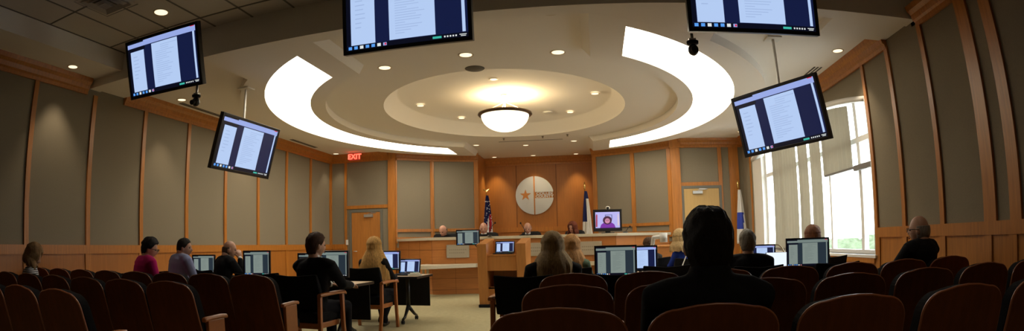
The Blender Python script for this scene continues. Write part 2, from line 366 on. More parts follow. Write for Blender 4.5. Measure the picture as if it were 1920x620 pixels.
def blind(v0, v1, z0, label):
    bm = B(); xb = UR + .06; k = 0; v = v0; pitch = .085
    root = empty('vertical_blind', (0, 0, 0), 0, label, 'blind', 'vertical blinds in the tall window')
    while v < v1 - .02:
        zt = 3.02 + .34 * (1 - ((v - 10.225) / 3.175) ** 2) - .10
        zz = [z0 + (zt - z0) * i / 3 for i in range(4)]
        r = []
        for i in range(4): r.append([Vector((xb + .012 * (k % 2) - .012, v, zz[i])), Vector((xb - .012 * (k % 2), v + pitch * 1.02, zz[i])), Vector((xb + .003 - .012 * (k % 2), v + pitch * 1.02, zz[i])), Vector((xb + .003 + .012 * (k % 2) - .012, v, zz[i]))])
        loft(bm, r, caps=False); k += 1; v += pitch
    for f in bm.faces: f.smooth = False
    obj('fabric_vanes', bm, sm, root)
    zt = 3.02 + .34 * (1 - (((v0 + v1) / 2 - 10.225) / 3.175) ** 2) - .10
    box_obj('bottom_bar', (xb - .02, v0, z0 - .03), (xb + .02, v1, z0), mat('blind_bar', (.16, .15, .14), .6), root)
blind(10.36, 11.9, .88, 'long grey vertical blind section hanging furthest along the window')
blind(9.74, 10.22, .88, 'narrow grey blind strip between two bright slits in the window')
blind(9.10, 9.60, .88, 'narrow grey blind strip beside the bare bright window glass')
blind(7.82, 8.98, 2.12, 'short beige raised blind covering only the upper window')
t = tag(box_obj('blind_stack', (UR + .03, 7.1, 2.05), (UR + .09, 7.78, 2.13), mat('blind_bar', (0, 0, 0)), bevel=.004), 'dark gathered bottom rail of the raised blind nearest the wall', 'blind', 'vertical blinds in the tall window')
# outside: pale fields far below the upper-floor window
grass = mat('distant_fields', (.21, .24, .16), 1, spec=0, var=.4, vscale=.03, space='Object')
bm = B(); add_box(bm, (20, -300, -12.5), (900, 700, -12)); struct(obj('ground_outside', bm, grass))
bm = B(); add_box(bm, (UR + .4, -6, -1.8), (UR + 16, 22, -1.5)); struct(obj('added_bounce_floor', bm, mat('bounce_white', (.78, .78, .76), .8)))  # added white slab, hidden below the sill, bounces skylight up to the ceiling
tl_m = mat('tree_leaves', (.13, .17, .11), 1, spec=0, var=.4, vscale=.4)
bm = B()
for k in range(90):
    a = random.uniform(.25, 1.2); d = random.uniform(150, 600); r = random.uniform(4, 9)
    ellipsoid(bm, (20 + d * math.sin(a), d * math.cos(a), -12 + r * .4), (r * 1.4, r * 1.2, r), seg=8, rg=6)
tag(obj('distant_trees', bm, tl_m), 'hazy green treetops far away below the window horizon', 'trees', kind='stuff')

# ------------------------------------------------------------------ ceiling fittings
def spot(loc, power, size=75, blend=.7, c=(1, .82, .58), aim=None, parent=None):
    l = bpy.data.lights.new('downlight_lamp', 'SPOT'); l.energy = power; l.spot_size = R(size); l.spot_blend = blend; l.color = c; l.shadow_soft_size = .06
    o = bpy.data.objects.new('downlight_lamp', l); col.objects.link(o); o.location = (0, 0, -.03) if parent else loc
    if aim: o.rotation_euler = (Vector(aim) - Vector(loc)).to_track_quat('-Z', 'Y').to_euler()
    if parent: o.parent = parent
    return o
def downlight(x, y, z, label, r=.075, power=SPOT, group='recessed downlights', aim=None):
    root = empty('downlight', (x, y, z), 0, label, 'downlight', group)
    b1 = B(); lathe(b1, [(r, -.002), (r + .018, -.008), (r + .022, 0), (r, .0), (r, -.002)], seg=20); obj('trim_ring', b1, rim_m, root)
    b2 = B(); lathe(b2, [(.002, -.001), (r, -.001), (r, -.004), (.002, -.004)], seg=20); obj('lamp_lens', b2, lens, root)
    spot((x, y, z), power, parent=root, aim=None)
    return root
DL = [(-4.85, 4.60, ZT, 'recessed downlight in the dark tile ceiling above the leftmost hanging screen', .09, 6),
      (-6.85, 4.71, ZB, 'recessed downlight in the side soffit close to the left timber wall', .075, 26),
      (-6.73, 7.24, ZB, 'recessed downlight beside the left wall below the first hanging screen', .075, 22),
      (-6.87, 13.93, ZB, 'small recessed downlight in the far left ceiling corner beside the exit sign', .075, 12),
      (-2.85, 7.28, ZB, 'recessed downlight below the bottom edge of the large middle screen', .085, SPOT),
      (-1.61, 7.09, ZB, 'recessed downlight just in front of the round ceiling speaker', .085, SPOT),
      (-.38, 7.24, ZB, 'recessed downlight beside the straight ceiling step near the lit curve', .085, SPOT),
      (-.37, 5.83, ZB, 'nearest recessed downlight at the edge of the ceiling beam', .085, SPOT),
      (3.62, 7.09, ZB, 'recessed downlight near the crown moulding above the arched window', .075, 26),
      (-2.94, 14.09, ZB, 'leftmost recessed downlight of the three above the judges bench', .07, 10),
      (-1.70, 14.46, ZB, 'middle recessed downlight of the three above the judges bench', .07, 10),
      (-.43, 14.12, ZB, 'rightmost recessed downlight of the three above the judges bench', .07, 10),
      (-1.63, 9.34, 3.985, 'small downlight inside the oval ceiling recess directly in front of the bowl lamp', .06, 6),
      (-3.35, 10.60, 3.935, 'downlight inside the oval recess at its left end', .07, 9),
      (-2.83, 12.0, 3.94, 'downlight inside the oval recess behind left of the bowl lamp', .07, 9),
      (-.42, 12.0, 3.94, 'downlight inside the oval recess behind right of the bowl lamp', .07, 9),
      (.12, 10.5, 3.94, 'downlight inside the oval recess at its right end', .07, 9),
      (-2.85, 16.25, ZB, 'downlight washing the left part of the timber alcove wall', .065, 34),
      (-1.70, 16.25, ZB, 'downlight washing the timber alcove wall above the round emblem', .065, 34),
      (-.45, 16.25, ZB, 'downlight washing the right part of the timber alcove wall', .065, 34),
      (-6.85, 9.9, ZB, 'recessed downlight at the left wall above the bald man', .075, 20),
      (2.6, 3.4, ZT, 'downlight in the tile ceiling near the dark right wall', .075, 14),
      (3.7, 13.3, ZB, 'downlight above the far end of the window', .06, 6),
      (-3.6, 1.2, ZT, 'added unseen downlight in the tile ceiling over the left seat block', .09, 22), (1.2, .6, ZT, 'added unseen downlight in the tile ceiling over the right seat block', .09, 22), (-1.6, 2.2, ZT, 'added unseen downlight in the tile ceiling over the aisle', .09, 16)]  # this row: out-of-view lamps added to brighten the seat backs
for x, y, z, lb, r, p in DL: downlight(x, y, z, lb, r, p)
bm = B(); lathe(bm, [(.002, -.012), (.13, -.012), (.14, -.006), (.145, 0)], seg=28)
tag(obj('ceiling_speaker', bm, mat('speaker_grille', (.13, .12, .10), .8), loc=(-1.62, 7.72, ZB)), 'round grey speaker grille flush in the ceiling before the oval recess', 'speaker')
bm = B(); lathe(bm, [(.002, -.03), (.06, -.03), (.10, -.02), (.11, 0)], seg=24)
tag(obj('smoke_detector', bm, offw, loc=(-.9, 11.9, 3.945)), 'flat pale smoke detector in the oval recess right of the bowl lamp', 'smoke detector')
for i, (x, y, lb) in enumerate(((-2.1, 13.35, 'tiny sprinkler head left of the other two before the alcove'), (-1.15, 13.3, 'tiny sprinkler head in the middle of the ceiling before the alcove'), (-.55, 13.2, 'tiny sprinkler head nearest the hanging dome camera'))):
    bm = B(); lathe(bm, [(.004, -.045), (.03, -.04), (.008, -.03), (.008, -.01), (.035, -.004), (.035, 0)], seg=12); tag(obj('sprinkler_head', bm, bronze, loc=(x, y, ZB)), lb, 'sprinkler', 'ceiling sprinklers')
# pendant bowl lamp
root = empty('bowl_lamp', (-1.62, 10.5, 0), 0, 'large glowing alabaster bowl lamp with bronze rim hanging in the oval recess', 'ceiling lamp')
bm = B(); lathe(bm, [(.46 * math.sin(a), 3.60 - .33 * math.cos(a)) for a in [.02 + (PI / 2 - .02) * i / 14 for i in range(15)]], seg=48); obj('glass_bowl', bm, bowl_m, root)
bm = B(); lathe(bm, [(.45, 3.585), (.50, 3.58), (.525, 3.605), (.515, 3.635), (.47, 3.645), (.45, 3.625), (.45, 3.585)], seg=48); obj('rim', bm, bronze, root)
bm = B(); tube(bm, [(0, 0, 3.60), (0, 0, 3.98)], .015, 10); lathe(bm, [(.01, 3.94), (.07, 3.96), (.08, 3.99), (.01, 4.0)], seg=20)
for k in range(3): a = k * 2.094; tube(bm, [(0, 0, 3.86), (.47 * math.cos(a), .47 * math.sin(a), 3.63)], .006, 6)
obj('stem', bm, offw, root)
l = bpy.data.lights.new('bowl_bulb', 'POINT'); l.energy = BOWL_W; l.color = (1, .78, .46); l.shadow_soft_size = .09
lo = bpy.data.objects.new('bowl_bulb', l); col.objects.link(lo); lo.location = (0.06, 0, 3.76); lo.parent = root
# air diffuser in the tile ceiling and slot diffusers
root = empty('air_diffuser', (-5.22, 3.92, ZT), 0, 'square stepped metal air diffuser in the dark tile ceiling', 'air vent')
for i, s in enumerate((.31, .245, .18, .115)):
    bm = B(); z = -.006 - .012 * i
    for a in range(4):
        M = Matrix.Rotation(a * PI / 2, 4, 'Z')
        v = [bm.verts.new(M @ Vector(p)) for p in ((-s, -s, z), (s, -s, z), (s - .05, -s + .05, z + .022), (-s + .05, -s + .05, z + .022))]; bm.faces.new(v)
    obj('louvre', bm, mat('vent_metal', (.30, .30, .30), .4, .5), root)
bm = B(); add_box(bm, (-.07, -.07, -.05), (.07, .07, -.045)); obj('centre_plate', bm, mat('vent_metal'), root)
for lb, x0, y0, y1 in (('long dark slot diffuser in the ceiling beside the left wall', -6.95, 7.4, 8.9), ('thin dark slot diffuser near the left wall before the exit sign', -6.95, 11.5, 12.8)):
    bm = B(); add_box(bm, (x0, y0, ZB - .004), (x0 + .05, y1, ZB)); add_box(bm, (x0 + .07, y0, ZB - .004), (x0 + .1, y1, ZB)); tag(obj('slot_diffuser', bm, mat('slot_dark', (.06, .055, .05), .8)), lb, 'air vent', 'slot diffusers')
bm = B(); add_box(bm, (-2.3, 13.78, ZB - .004), (-.7, 13.81, ZB)); tag(obj('slot_diffuser', bm, mat('slot_dark')), 'thin slot diffuser across the ceiling before the timber alcove', 'air vent', 'slot diffusers')
bm = B()
for k in range(3): add_box(bm, (3.55 + .06 * k, 7.9, ZB - .006), (3.575 + .06 * k, 8.4, ZB))
tag(obj('slot_diffuser', bm, mat('slot_dark')), 'short triple slot diffuser in the ceiling above the arched window', 'air vent', 'slot diffusers')
root = empty('dome_camera', (.18, 14.5, ZB - .0), 0, 'small black dome camera on the ceiling beside the crown moulding', 'camera')
bm = B(); lathe(bm, [(.05, -.0), (.05, -.03), (.03, -.04)], seg=16); obj('mount', bm, offw, root)
bm = B(); ellipsoid(bm, (0, 0, -.07), (.05, .05, .05)); obj('dome', bm, black, root)
# exit sign
root = empty('exit_sign', (-6.30, VB - .3, 0), 0, 'red glowing EXIT sign hanging near the far left corner', 'exit sign')
bm = B(); add_box(bm, (-.17, -.012, 3.46), (.17, .012, 3.66)); obj('sign_plate', bm, mat('exit_plate', (.30, .05, .035), .3, emit=.12, ecol=(1, .1, .05)), root, .003)
bm = B(); add_box(bm, (-.17, -.03, 3.655), (.17, .03, ZB)); obj('sign_mount', bm, steel, root)
def text(body, size, m, parent, loc, rot=(PI / 2, 0, 0), name='lettering', ext=.003, align='CENTER', bold=0, sx=1):
    c = bpy.data.curves.new(name, 'FONT'); c.body = body; c.size = size; c.extrude = ext; c.align_x = align; c.align_y = 'CENTER'; c.offset = bold; c.materials.append(m); c.space_character = 1.05
    t_ = bpy.data.objects.new(name + '_curve', c); col.objects.link(t_); dg = bpy.context.evaluated_depsgraph_get()
    me = bpy.data.meshes.new_from_object(t_.evaluated_get(dg)); me.name = name; bpy.data.objects.remove(t_); bpy.data.curves.remove(c)
    o = bpy.data.objects.new(name, me); col.objects.link(o); o.parent = parent; o.location = loc; o.rotation_euler = rot; o.scale = (sx, 1, 1); return o
text('EXIT', .19, mat('exit_red', (.9, .05, .03), .5, emit=2.2, ecol=(1, .07, .04)), root, (0, -.018, 3.555), bold=.006)

# ------------------------------------------------------------------ screens
def emis(name, c, s=1.0): return mat(name, (0.02, .02, .02), .35, emit=s * TV, ecol=c, spec=.3)
SC = dict(page=emis('screen_page', (.50, .66, .98), .95), bar=emis('screen_bar', (.36, .46, .90), .9), nav=emis('screen_navy', (.007, .012, .055), 1), blackp=emis('screen_dark', (.003, .004, .012), 1),
          text=emis('screen_text', (.42, .56, .87), .9), i1=emis('icon_blue', (.1, .35, .9), 1), i2=emis('icon_red', (.75, .03, .08), 1), i3=emis('icon_pale', (.75, .8, .8), 1), i4=emis('icon_green', (.05, .5, .4), 1),
          gpage=emis('monitor_page', (.27, .33, .30), .8), gbar=emis('monitor_bar', (.23, .29, .27), .8), gnav=emis('monitor_dark', (.02, .032, .045), 1), gtext=emis('monitor_text', (.20, .25, .235), .8))
def screen_mesh(wd, ht, grey=False, bright=False):
    """a document window as thin layered rectangles; face towards -Y, centred"""
    bm = B(); keys = ['nav', 'page', 'bar', 'blackp', 'text', 'i1', 'i2', 'i3', 'i4']
    ms = [SC[k] for k in keys]
    if grey: ms = [SC['gnav'], SC['gpage'], SC['gbar'], SC['blackp'], SC['gtext'], SC['i1'], SC['i2'], SC['i3'], SC['i4']]
    def q(x0, y0, x1, y1, m, l):
        X = lambda x: (x - .5) * wd; Z = lambda y: (y - .5) * ht
        v = [bm.verts.new((X(a), -.0007 * l, Z(b))) for a, b in ((x0, y0), (x1, y0), (x1, y1), (x0, y1))]; f = bm.faces.new(v); f.material_index = m
    q(0, 0, 1, 1, 0, 0); q(0, 0, 1, .065, 3, 1); q(0, .88, 1, .985, 2, 1); q(0, .955, .25, 1, 3, 2); q(.0, .82, .27, .875, 3, 1); q(0, .07, .035, .82, 3, 1)
    q(.04, .07, .25, .81, 1, 2); q(.37, .075, .745, .865, 1, 2); q(.955, .075, .98, .88, 1, 2)
    rnd = random.Random(3)
    for k in range(7): q(.08, .70 - .065 * k, .08 + rnd.uniform(.05, .11), .715 - .065 * k, 4, 3)
    for k in range(19):
        y = .80 - .036 * k; x0 = .42 + (.08 if k < 3 else 0); q(x0, y, x0 + rnd.uniform(.07, .27), y + .011, 4, 3)
    for k, c in enumerate((5, 5, 7, 5, 5, 7, 2)): q(.015 + .05 * k, .012, .045 + .05 * k, .055, c, 2)
    q(.327, .02, .342, .048, 6, 3); q(.72, .015, .79, .045, 8, 2)
    for k in range(5): q(.81 + .022 * k, .02, .822 + .022 * k, .042, 7, 2)
    q(.93, .035, .985, .045, 7, 2); q(.94, .015, .98, .025, 7, 2); q(.93, .965, .985, .985, 6, 3)
    me = bpy.data.meshes.new('screen'); bm.to_mesh(me); bm.free()
    for m in ms: me.materials.append(m)
    return me
def screen_obj(me, parent, loc, rot=(0, 0, 0)):
    o = bpy.data.objects.new('screen', me); col.objects.link(o); o.parent = parent; o.location = loc; o.rotation_euler = rot; return o
def bezel(name, wd, ht, b, depth, parent, m=black, z=0):
    bm = B(); W2, H2 = wd / 2 + b, ht / 2 + b
    add_box(bm, (-W2, 0, z - H2), (W2, depth, z + H2))
    for lo, hi in (((-W2, -.012, -H2), (-wd / 2, 0, H2)), ((wd / 2, -.012, -H2), (W2, 0, H2)), ((-wd / 2, -.012, -H2), (wd / 2, 0, -ht / 2)), ((-wd / 2, -.012, ht / 2), (wd / 2, 0, H2))):
        add_box(bm, (lo[0], lo[1], lo[2] + z), (hi[0], hi[1], hi[2] + z))
    return obj(name, bm, m, parent, .004)
H0 = 1.15
def ceiling_tv(x, y, z, yaw, tilt, roll, S, ztop, label, beam=False):
    root = empty('hanging_screen', (x, y, z), 0, label, 'television', 'ceiling-hung flat screens')
    W_, H_ = 1.2 * S, .72 * S; Mr = Matrix.Rotation(yaw, 4, 'Z') @ Matrix.Rotation(tilt, 4, 'X') @ Matrix.Rotation(-roll, 4, 'Y')
    h = bezel('screen_housing', W_ - .07 * S, H_ - .09 * S, .035 * S, .06, root); h.matrix_local = Mr
    s = screen_obj(screen_mesh(W_ - .07 * S, H_ - .075 * S), root, (0, 0, 0)); s.matrix_local = Mr @ Matrix.Translation((0, -.002, .008))
    p = Mr @ Vector((0, .09, .0))
    bm = B()
    if beam:
        q = Vector((x, y, z)) - Vector((0, 0, H0)); q = q * (5.37 / y) + Vector((0, 0, H0)) - Vector((x, y, z)); tube(bm, [p, q], .022, 12); add_box(bm, (q.x - .08, 5.36 - y, q.z - .06), (q.x + .08, 5.38 - y, q.z + .08))
    else: tube(bm, [(p.x, p.y, p.z - .05), (p.x, p.y, ztop - z)], .018, 12); add_box(bm, (p.x - .1, p.y - .1, ztop - z - .02), (p.x + .1, p.y + .1, ztop - z))
    obj('ceiling_arm', bm, offw, root)
    bm = B(); add_box(bm, (-.14, .06, -.12), (.14, .10, .12)); q = obj('mount_bracket', bm, blackm, root, .004); q.matrix_local = Mr
    return root, Mr
# under-screen cameras
def ptz(x, y, z, label, top=.16):
    root = empty('ptz_camera', (x, y, z), 0, label, 'camera', 'small cameras under the hanging screens')
    bm = B(); tube(bm, [(0, 0, top), (0, 0, .05)], .014, 8); add_box(bm, (-.03, -.02, .06), (.03, .03, .10)); obj('arm', bm, steel, root)
    bm = B(); ellipsoid(bm, (0, 0, 0), (.045, .05, .05)); tube(bm, [(0, -.02, .0), (0, -.075, -.02)], .028, 12); obj('camera_head', bm, black, root)
    bm = B(); lathe(bm, [(.03, .05), (.05, .055), (.052, .075), (.03, .08)], seg=16); obj('collar', bm, blackm, root)
    return root
def sc(x, y, z, s): return x * s, y * s, H0 + (z - 1.2) * s
ceiling_tv(*sc(-4.54, 4.45, 3.255, 1), .012, .354, .0, 1, ZT, 'leftmost hanging screen tilted down showing a document, in front of the tile ceiling', True)
ceiling_tv(*sc(-4.303, 6.007, 2.481, 1.15), 1.472, .26, -.023, 1.15, ZD, 'small-looking hanging screen turned sideways on the left beyond the ceiling beam')
ceiling_tv(*sc(-1.537, 4.339, 3.242, 1), -.019, .2, 0, 1, ZT, 'hanging screen cropped by the top of the view, left of the centre', True)
ceiling_tv(*sc(1.462, 4.285, 3.222, 1), .001, .2, 0, 1, ZT, 'hanging screen cropped by the top of the view, above the dark-haired man', True)
ceiling_tv(*sc(2.089, 5.81, 2.467, 1.15), -.922, .208, .051, 1.15, ZB, 'hanging screen tilted in front of the arched window')
ptz(-4.05, 4.60, 2.70, 'small camera on an arm under the leftmost hanging screen', .19)
ptz(.89, 4.40, 2.68, 'black camera under the hanging screen above the dark-haired man', .145)

# ------------------------------------------------------------------ emblem on the alcove wall
root = empty('round_emblem', (-1.72, 16.588, 2.535), 0, 'round brushed metal emblem with star and lettering on the timber alcove wall', 'emblem')
RE = .565
def seg_poly(x0, x1, y0=None, y1=None, n=48):
    """part of the disc between x0 and x1 (and above y0 / below y1)"""
    P = []
    for k in range(n + 1):
        x = x0 + (x1 - x0) * k / n; h = math.sqrt(max(0, RE * RE - x * x)); P.append((x, h))
    top = [(x, h) for x, h in P]; bot = [(x, -h) for x, h in P][::-1]
    if y0 is not None: bot = [(x1, y0), (x0, y0)]; top = [(x, max(h, y0)) for x, h in P if h > y0 - 1e-6]; bot = [(top[-1][0], y0), (x0, y0)]
    if y1 is not None: bot = [(x, y) for x, y in [(x, -h) for x, h in P][::-1] if y < y1]; top = [(x0, y1), (bot[0][0], y1)]
    return top + bot
def plate(name, poly, m, y0, y1):
    bm = B(); a = [bm.verts.new((x, y0, z)) for x, z in poly]; b = [bm.verts.new((x, y1, z)) for x, z in poly]; n = len(poly)
    bm.faces.new(a); bm.faces.new(b[::-1])
    for i in range(n): bm.faces.new((a[i], a[(i + 1) % n], b[(i + 1) % n], b[i]))
    bmesh.ops.remove_doubles(bm, verts=bm.verts, dist=1e-5)
    return obj(name, bm, m, root)
plate('left_half_disc', seg_poly(-RE + .0005, -.028), steel, -.05, -.03)
plate('upper_right_disc', seg_poly(.028 - .016, RE * .995, y0=.095), steel, -.05, -.03)
plate('lower_right_disc', seg_poly(.028 - .016, RE * .995, y1=-.085), steel, -.05, -.03)
star = [((-.27 + (.175 if k % 2 == 0 else .068) * math.sin(k * PI / 5)), .01 + (.175 if k % 2 == 0 else .068) * math.cos(k * PI / 5)) for k in range(10)]
plate('star', star, mat('star_wood', (.50, .19, .04), .5), -.054, -.05)
text('COLLIN', .108, steel, root, (.292, -.036, .048), bold=.004, sx=1.22)
text('COUNTY', .108, steel, root, (.292, -.036, -.038), bold=.004, sx=1.12)
bm = B(); a_ = [(.545 * math.cos(2 * PI * k / 48), .545 * math.sin(2 * PI * k / 48)) for k in range(48)]; loft(bm, [[Vector((p, y_, q)) for p, q in a_] for y_ in (-.03, 0)]); obj('backing_plate', bm, mat('star_wood', (0, 0, 0)), root)

# ------------------------------------------------------------------ judges bench (dais)
root = empty('judges_bench', (0, 0, 0), 0, 'long faceted timber judges bench with pale counter across the far end', 'bench')
front = [(-5.1, 14.15), (-3.68, 12.43), (-2.65, 12.70), (-1.6, 12.80), (-.55, 12.70), (.48, 12.43), (1.9, 14.15)]
def offset(poly, d):
    out = []
    for i, p in enumerate(poly):
        a = Vector(poly[max(i - 1, 0)]); b = Vector(poly[min(i + 1, len(poly) - 1)]); t = (b - a).normalized(); n = Vector((-t.y, t.x)); out.append((p[0] + n.x * d, p[1] + n.y * d))
    return out
bm = B(); prism(bm, front + offset(front, .09)[::-1], 0, 1.25)
obj('front_panels', bm, bench_wood, root)
bm = B()
for z in (.10, .36, .60, 1.02):
    for p, q in zip(front, front[1:]):
        M, L = frameM(p, q); add_box(bm, (0, 0, z), (L, .002, z + .008), 0, M)
for p, q in zip(front, front[1:]):
    M, L = frameM(p, q)
    for s in ((0, .5, 1) if L < 1.2 else (0, .33, .66, 1)): add_box(bm, (L * s - .003, 0, 0), (L * s + .003, .002, 1.25), 0, M)
obj('panel_joints', bm, mat('joint_dark', (.16, .055, .02), .7), root)  # panel seams drawn as thin darker brown strips
bm = B(); prism(bm, offset(front, -.06) + offset(front, .42)[::-1], 1.245, 1.31); obj('counter', bm, stone, root, .004)
bm = B(); prism(bm, offset(front, .42) + offset(front, .5)[::-1], 0, 1.06); obj('rear_panel', bm, bench_wood, root)
# low side shelf on chrome legs
root = empty('low_shelf', (0, 0, 0), 0, 'low pale shelf on chrome legs along the front of the judges bench', 'shelf')
bm = B(); prism(bm, [(-3.98, 11.92), (-3.62, 11.55), (-2.65, 12.40), (-1.9, 12.55), (-1.9, 12.70), (-2.65, 12.66), (-3.68, 12.38), (-3.86, 12.58)], .62, .70); obj('shelf_top', bm, stone, root, .004)
for x, y in ((-3.70, 11.80), (-3.60, 11.80)):
    bm = B(); tube(bm, [(x, y, 0), (x, y, .62)], .028, 16); obj('leg', bm, chrome, root)
# right-hand low shelf
root = empty('low_shelf', (0, 0, 0), 0, 'low pale shelf at the front of the judges bench behind the blonde women', 'shelf')
bm = B(); prism(bm, [(-.9, 12.55), (.44, 12.1), (.58, 12.35), (.47, 12.40), (-.55, 12.66), (-.9, 12.70)], .62, .70); obj('shelf_top', bm, stone, root, .004)
bm = B(); tube(bm, [(.36, 12.25, 0), (.36, 12.25, .62)], .028, 16); obj('leg', bm, chrome, root)
# dais floor, clerk desk
bm = B(); prism(bm, offset(front, .09) + [(2.2, VB), (2.2, 15), (.02, 16.6), (-3.22, 16.6), (-5.3, 15), (-5.3, VB)], 0, .26); struct(obj('floor_dais', bm, carpet))
root = empty('clerk_desk', (0, 0, 0), 0, 'timber clerk desk right of the judges bench behind the document camera', 'desk')
bm = B(); add_box(bm, (1.02, 10.6, 0), (2.1, 10.66, 1.0)); add_box(bm, (1.02, 10.66, 0), (1.08, 11.6, 1.0)); obj('desk_panels', bm, bench_wood, root)
bm = B(); add_box(bm, (1.0, 10.58, 1.0), (2.12, 11.2, 1.03)); obj('desk_top', bm, oak_light, root, .004)
bm = B()
for z in (.2, .5, .78): add_box(bm, (1.02, 10.597, z), (2.1, 10.6, z + .008))
obj('panel_joints', bm, mat('joint_dark', (0, 0, 0)), root)
# name plaques on the bench
def plaque(x, y, z, rz, label, wd=.52, ht=.30):
    root = empty('plaque', (x, y, z), rz, label, 'plaque', 'plaques on the judges bench')
    bm = B(); add_box(bm, (-wd / 2, -.025, -ht / 2), (wd / 2, -.012, ht / 2)); obj('face_plate', bm, mat('plaque_face', (.52, .48, .38), .35, .35), root, .002)
    for i, yy in enumerate((.035, -.035)):
        bm = B()
        for k in range(9 - i):
            x0 = -.2 + .045 * k; add_box(bm, (x0, -.0262, yy - .013), (x0 + .033, -.025, yy + .013))
        obj('engraved_line', bm, mat('plaque_text', (.36, .32, .24), .6), root)
    for sx in (-1, 1):
        for sz in (-1, 1):
            bm = B(); tube(bm, [(sx * (wd / 2 - .03), 0, sz * (ht / 2 - .03)), (sx * (wd / 2 - .03), -.035, sz * (ht / 2 - .03))], .014, 10); obj('standoff', bm, steel, root)
plaque(-3.10, 12.565, .985, R(14.7), 'wide metal plaque on the bench front left of the podium')
plaque(-1.33, 12.76, .99, R(-5), 'metal plaque on the bench front just right of the podium', .36, .3)
plaque(-.08, 12.56, .99, R(-14.7), 'metal plaque on the bench front below the wall flag and red-haired woman')

# ------------------------------------------------------------------ flags
def flag(x, y, zb, h, label, kind):
    root = empty('flag', (x, y, zb), 0, label, 'flag', 'flags on floor poles')
    bm = B(); tube(bm, [(0, 0, 0), (0, 0, h)], .014, 10); obj('pole', bm, gold, root)
    bm = B(); lathe(bm, [(.01, 0), (.13, 0), (.12, .03), (.02, .06), (.016, .1)], seg=20); obj('base', bm, gold, root)
    bm = B()
    if kind == 'us':
        ellipsoid(bm, (0, 0, h + .05), (.02, .02, .03)); 
        for s in (-1, 1):
            v = [bm.verts.new(p) for p in ((0, 0, h + .06), (s * .09, 0, h + .15), (s * .07, .01, h + .09), (0, .01, h + .11))]; bm.faces.new(v)
    else: lathe(bm, [(.012, h), (.03, h + .03), (.02, h + .06), (.035, h + .10), (.004, h + .22)], seg=14)
    obj('finial', bm, gold, root)
    bm = B(); n = 40; rings = []; zt = h - .04; L = 1.35
    cols = {'us': [(.012, .014, .06), (.30, .015, .025), (.6, .6, .62)], 'tx': [(.02, .025, .09), (.65, .62, .55), (.4, .02, .03)], 'county': [(.72, .72, .72), (.05, .08, .45), (.7, .7, .7)]}[kind]
    m = 26
    for i in range(m + 1):
        f = i / m; z = zt - L * f; rr = .03 + .115 * f ** .8
        ring = []
        for k in range(n):
            a = 2 * PI * k / n; r = rr * (1 + .28 * math.cos(5 * a + 3 * f) + .12 * math.cos(9 * a))
            ring.append(Vector((r * math.cos(a) * .9 + .045 * f + .02, r * math.sin(a) * .55 - .02, z)))
        rings.append(ring)
    V = loft(bm, rings, caps=False)
    for f in bm.faces:
        c = f.calc_center_median(); fz = (zt - c.z) / L; a = math.atan2(c.y, c.x)
        if kind == 'us': f.material_index = 0 if fz + .25 * math.cos(a) < .62 else (1 if int((a + PI) * 2.2 + fz * 3) % 2 else 2)
        elif kind == 'tx': f.material_index = 0 if (fz < .14 or (c.x < .028 + .02 * fz and fz < .62)) else 1
        else: f.material_index = 1 if (.42 < fz < .72 and c.x < .10) else 0
    cl = obj('flag_cloth', bm, [mat('cloth_%s_%d' % (kind, i), c, .85, spec=.1) for i, c in enumerate(cols)], root)
    so = cl.modifiers.new('s', 'SOLIDIFY'); so.thickness = .003
    if kind == 'us':
        rnd = random.Random(5)
        for i in range(34):
            fz = .12 + .45 * rnd.random(); a = -PI * rnd.random(); z = zt - L * fz; rr = .03 + .115 * fz ** .8; r = rr * (1 + .28 * math.cos(5 * a + 3 * fz) + .12 * math.cos(9 * a)) + .003
            bm = B(); c = Vector((r * math.cos(a) * .9 + .045 * fz + .02, r * math.sin(a) * .55 - .022, z)); v = [bm.verts.new(c + Vector((q * math.sin(t), 0, q * math.cos(t)))) for t, q in ((PI * j / 5, .017 if j % 2 == 0 else .007) for j in range(10))]; bm.faces.new(v); obj('star', bm, mat('star_white', (.75, .75, .75), .8), root)
    return root
flag(-2.93, 15.3, .26, 2.25, 'furled stars and stripes flag on a gold pole at the left of the alcove', 'us')
flag(-.22, 15.3, .26, 2.28, 'furled navy and white flag on a gold pole at the right of the alcove', 'tx')
flag(3.72, 13.95, 0.0, 2.36, 'white flag with blue emblem on a gold pole beside the window corner', 'county')

# ------------------------------------------------------------------ podium (seen from its open rear side)
root = empty('podium', (-1.60, 10.0, 0), 0, 'tall timber podium seen from its open back with recessed shelf and laptop', 'podium')
def slab_poly(name, pts, x0, x1, m, bev=.006):
    bm = B(); a = [bm.verts.new((x0, y, z)) for y, z in pts]; b = [bm.verts.new((x1, y, z)) for y, z in pts]; n = len(pts)
    bm.faces.new(a); bm.faces.new(b[::-1])
    for i in range(n): bm.faces.new((a[i], a[(i + 1) % n], b[(i + 1) % n], b[i]))
    return obj(name, bm, m, root, bev)
side = [(-.08, .05), (.52, .05), (.62, 1.24), (-.22, 1.14), (-.20, 1.02)]
slab_poly('side_panel', side, -.47, -.30, lectern_wood); slab_poly('side_panel', side, .23, .40, lectern_wood)
bm = B(); add_box(bm, (-.31, .50, .05), (.24, .56, 1.20)); obj('front_panel', bm, lectern_wood, root)
bm = B(); add_box(bm, (-.31, -.14, .92), (.24, .5, .95)); add_box(bm, (-.31, -.13, .66), (.24, -.10, .92)); obj('desk_shelf', bm, lectern_wood, root, .003)
bm = B(); add_box(bm, (-.31, -.05, .05), (.24, -.02, .36)); add_box(bm, (-.31, -.05, .33), (.24, .5, .36)); obj('lower_panel', bm, lectern_wood, root, .003)
for x0, x1 in ((-.48, -.26), (.2, .41)): bm = B(); add_box(bm, (x0, -.12, 0), (x1, .54, .055)); obj('plinth', bm, blackm, root, .01)

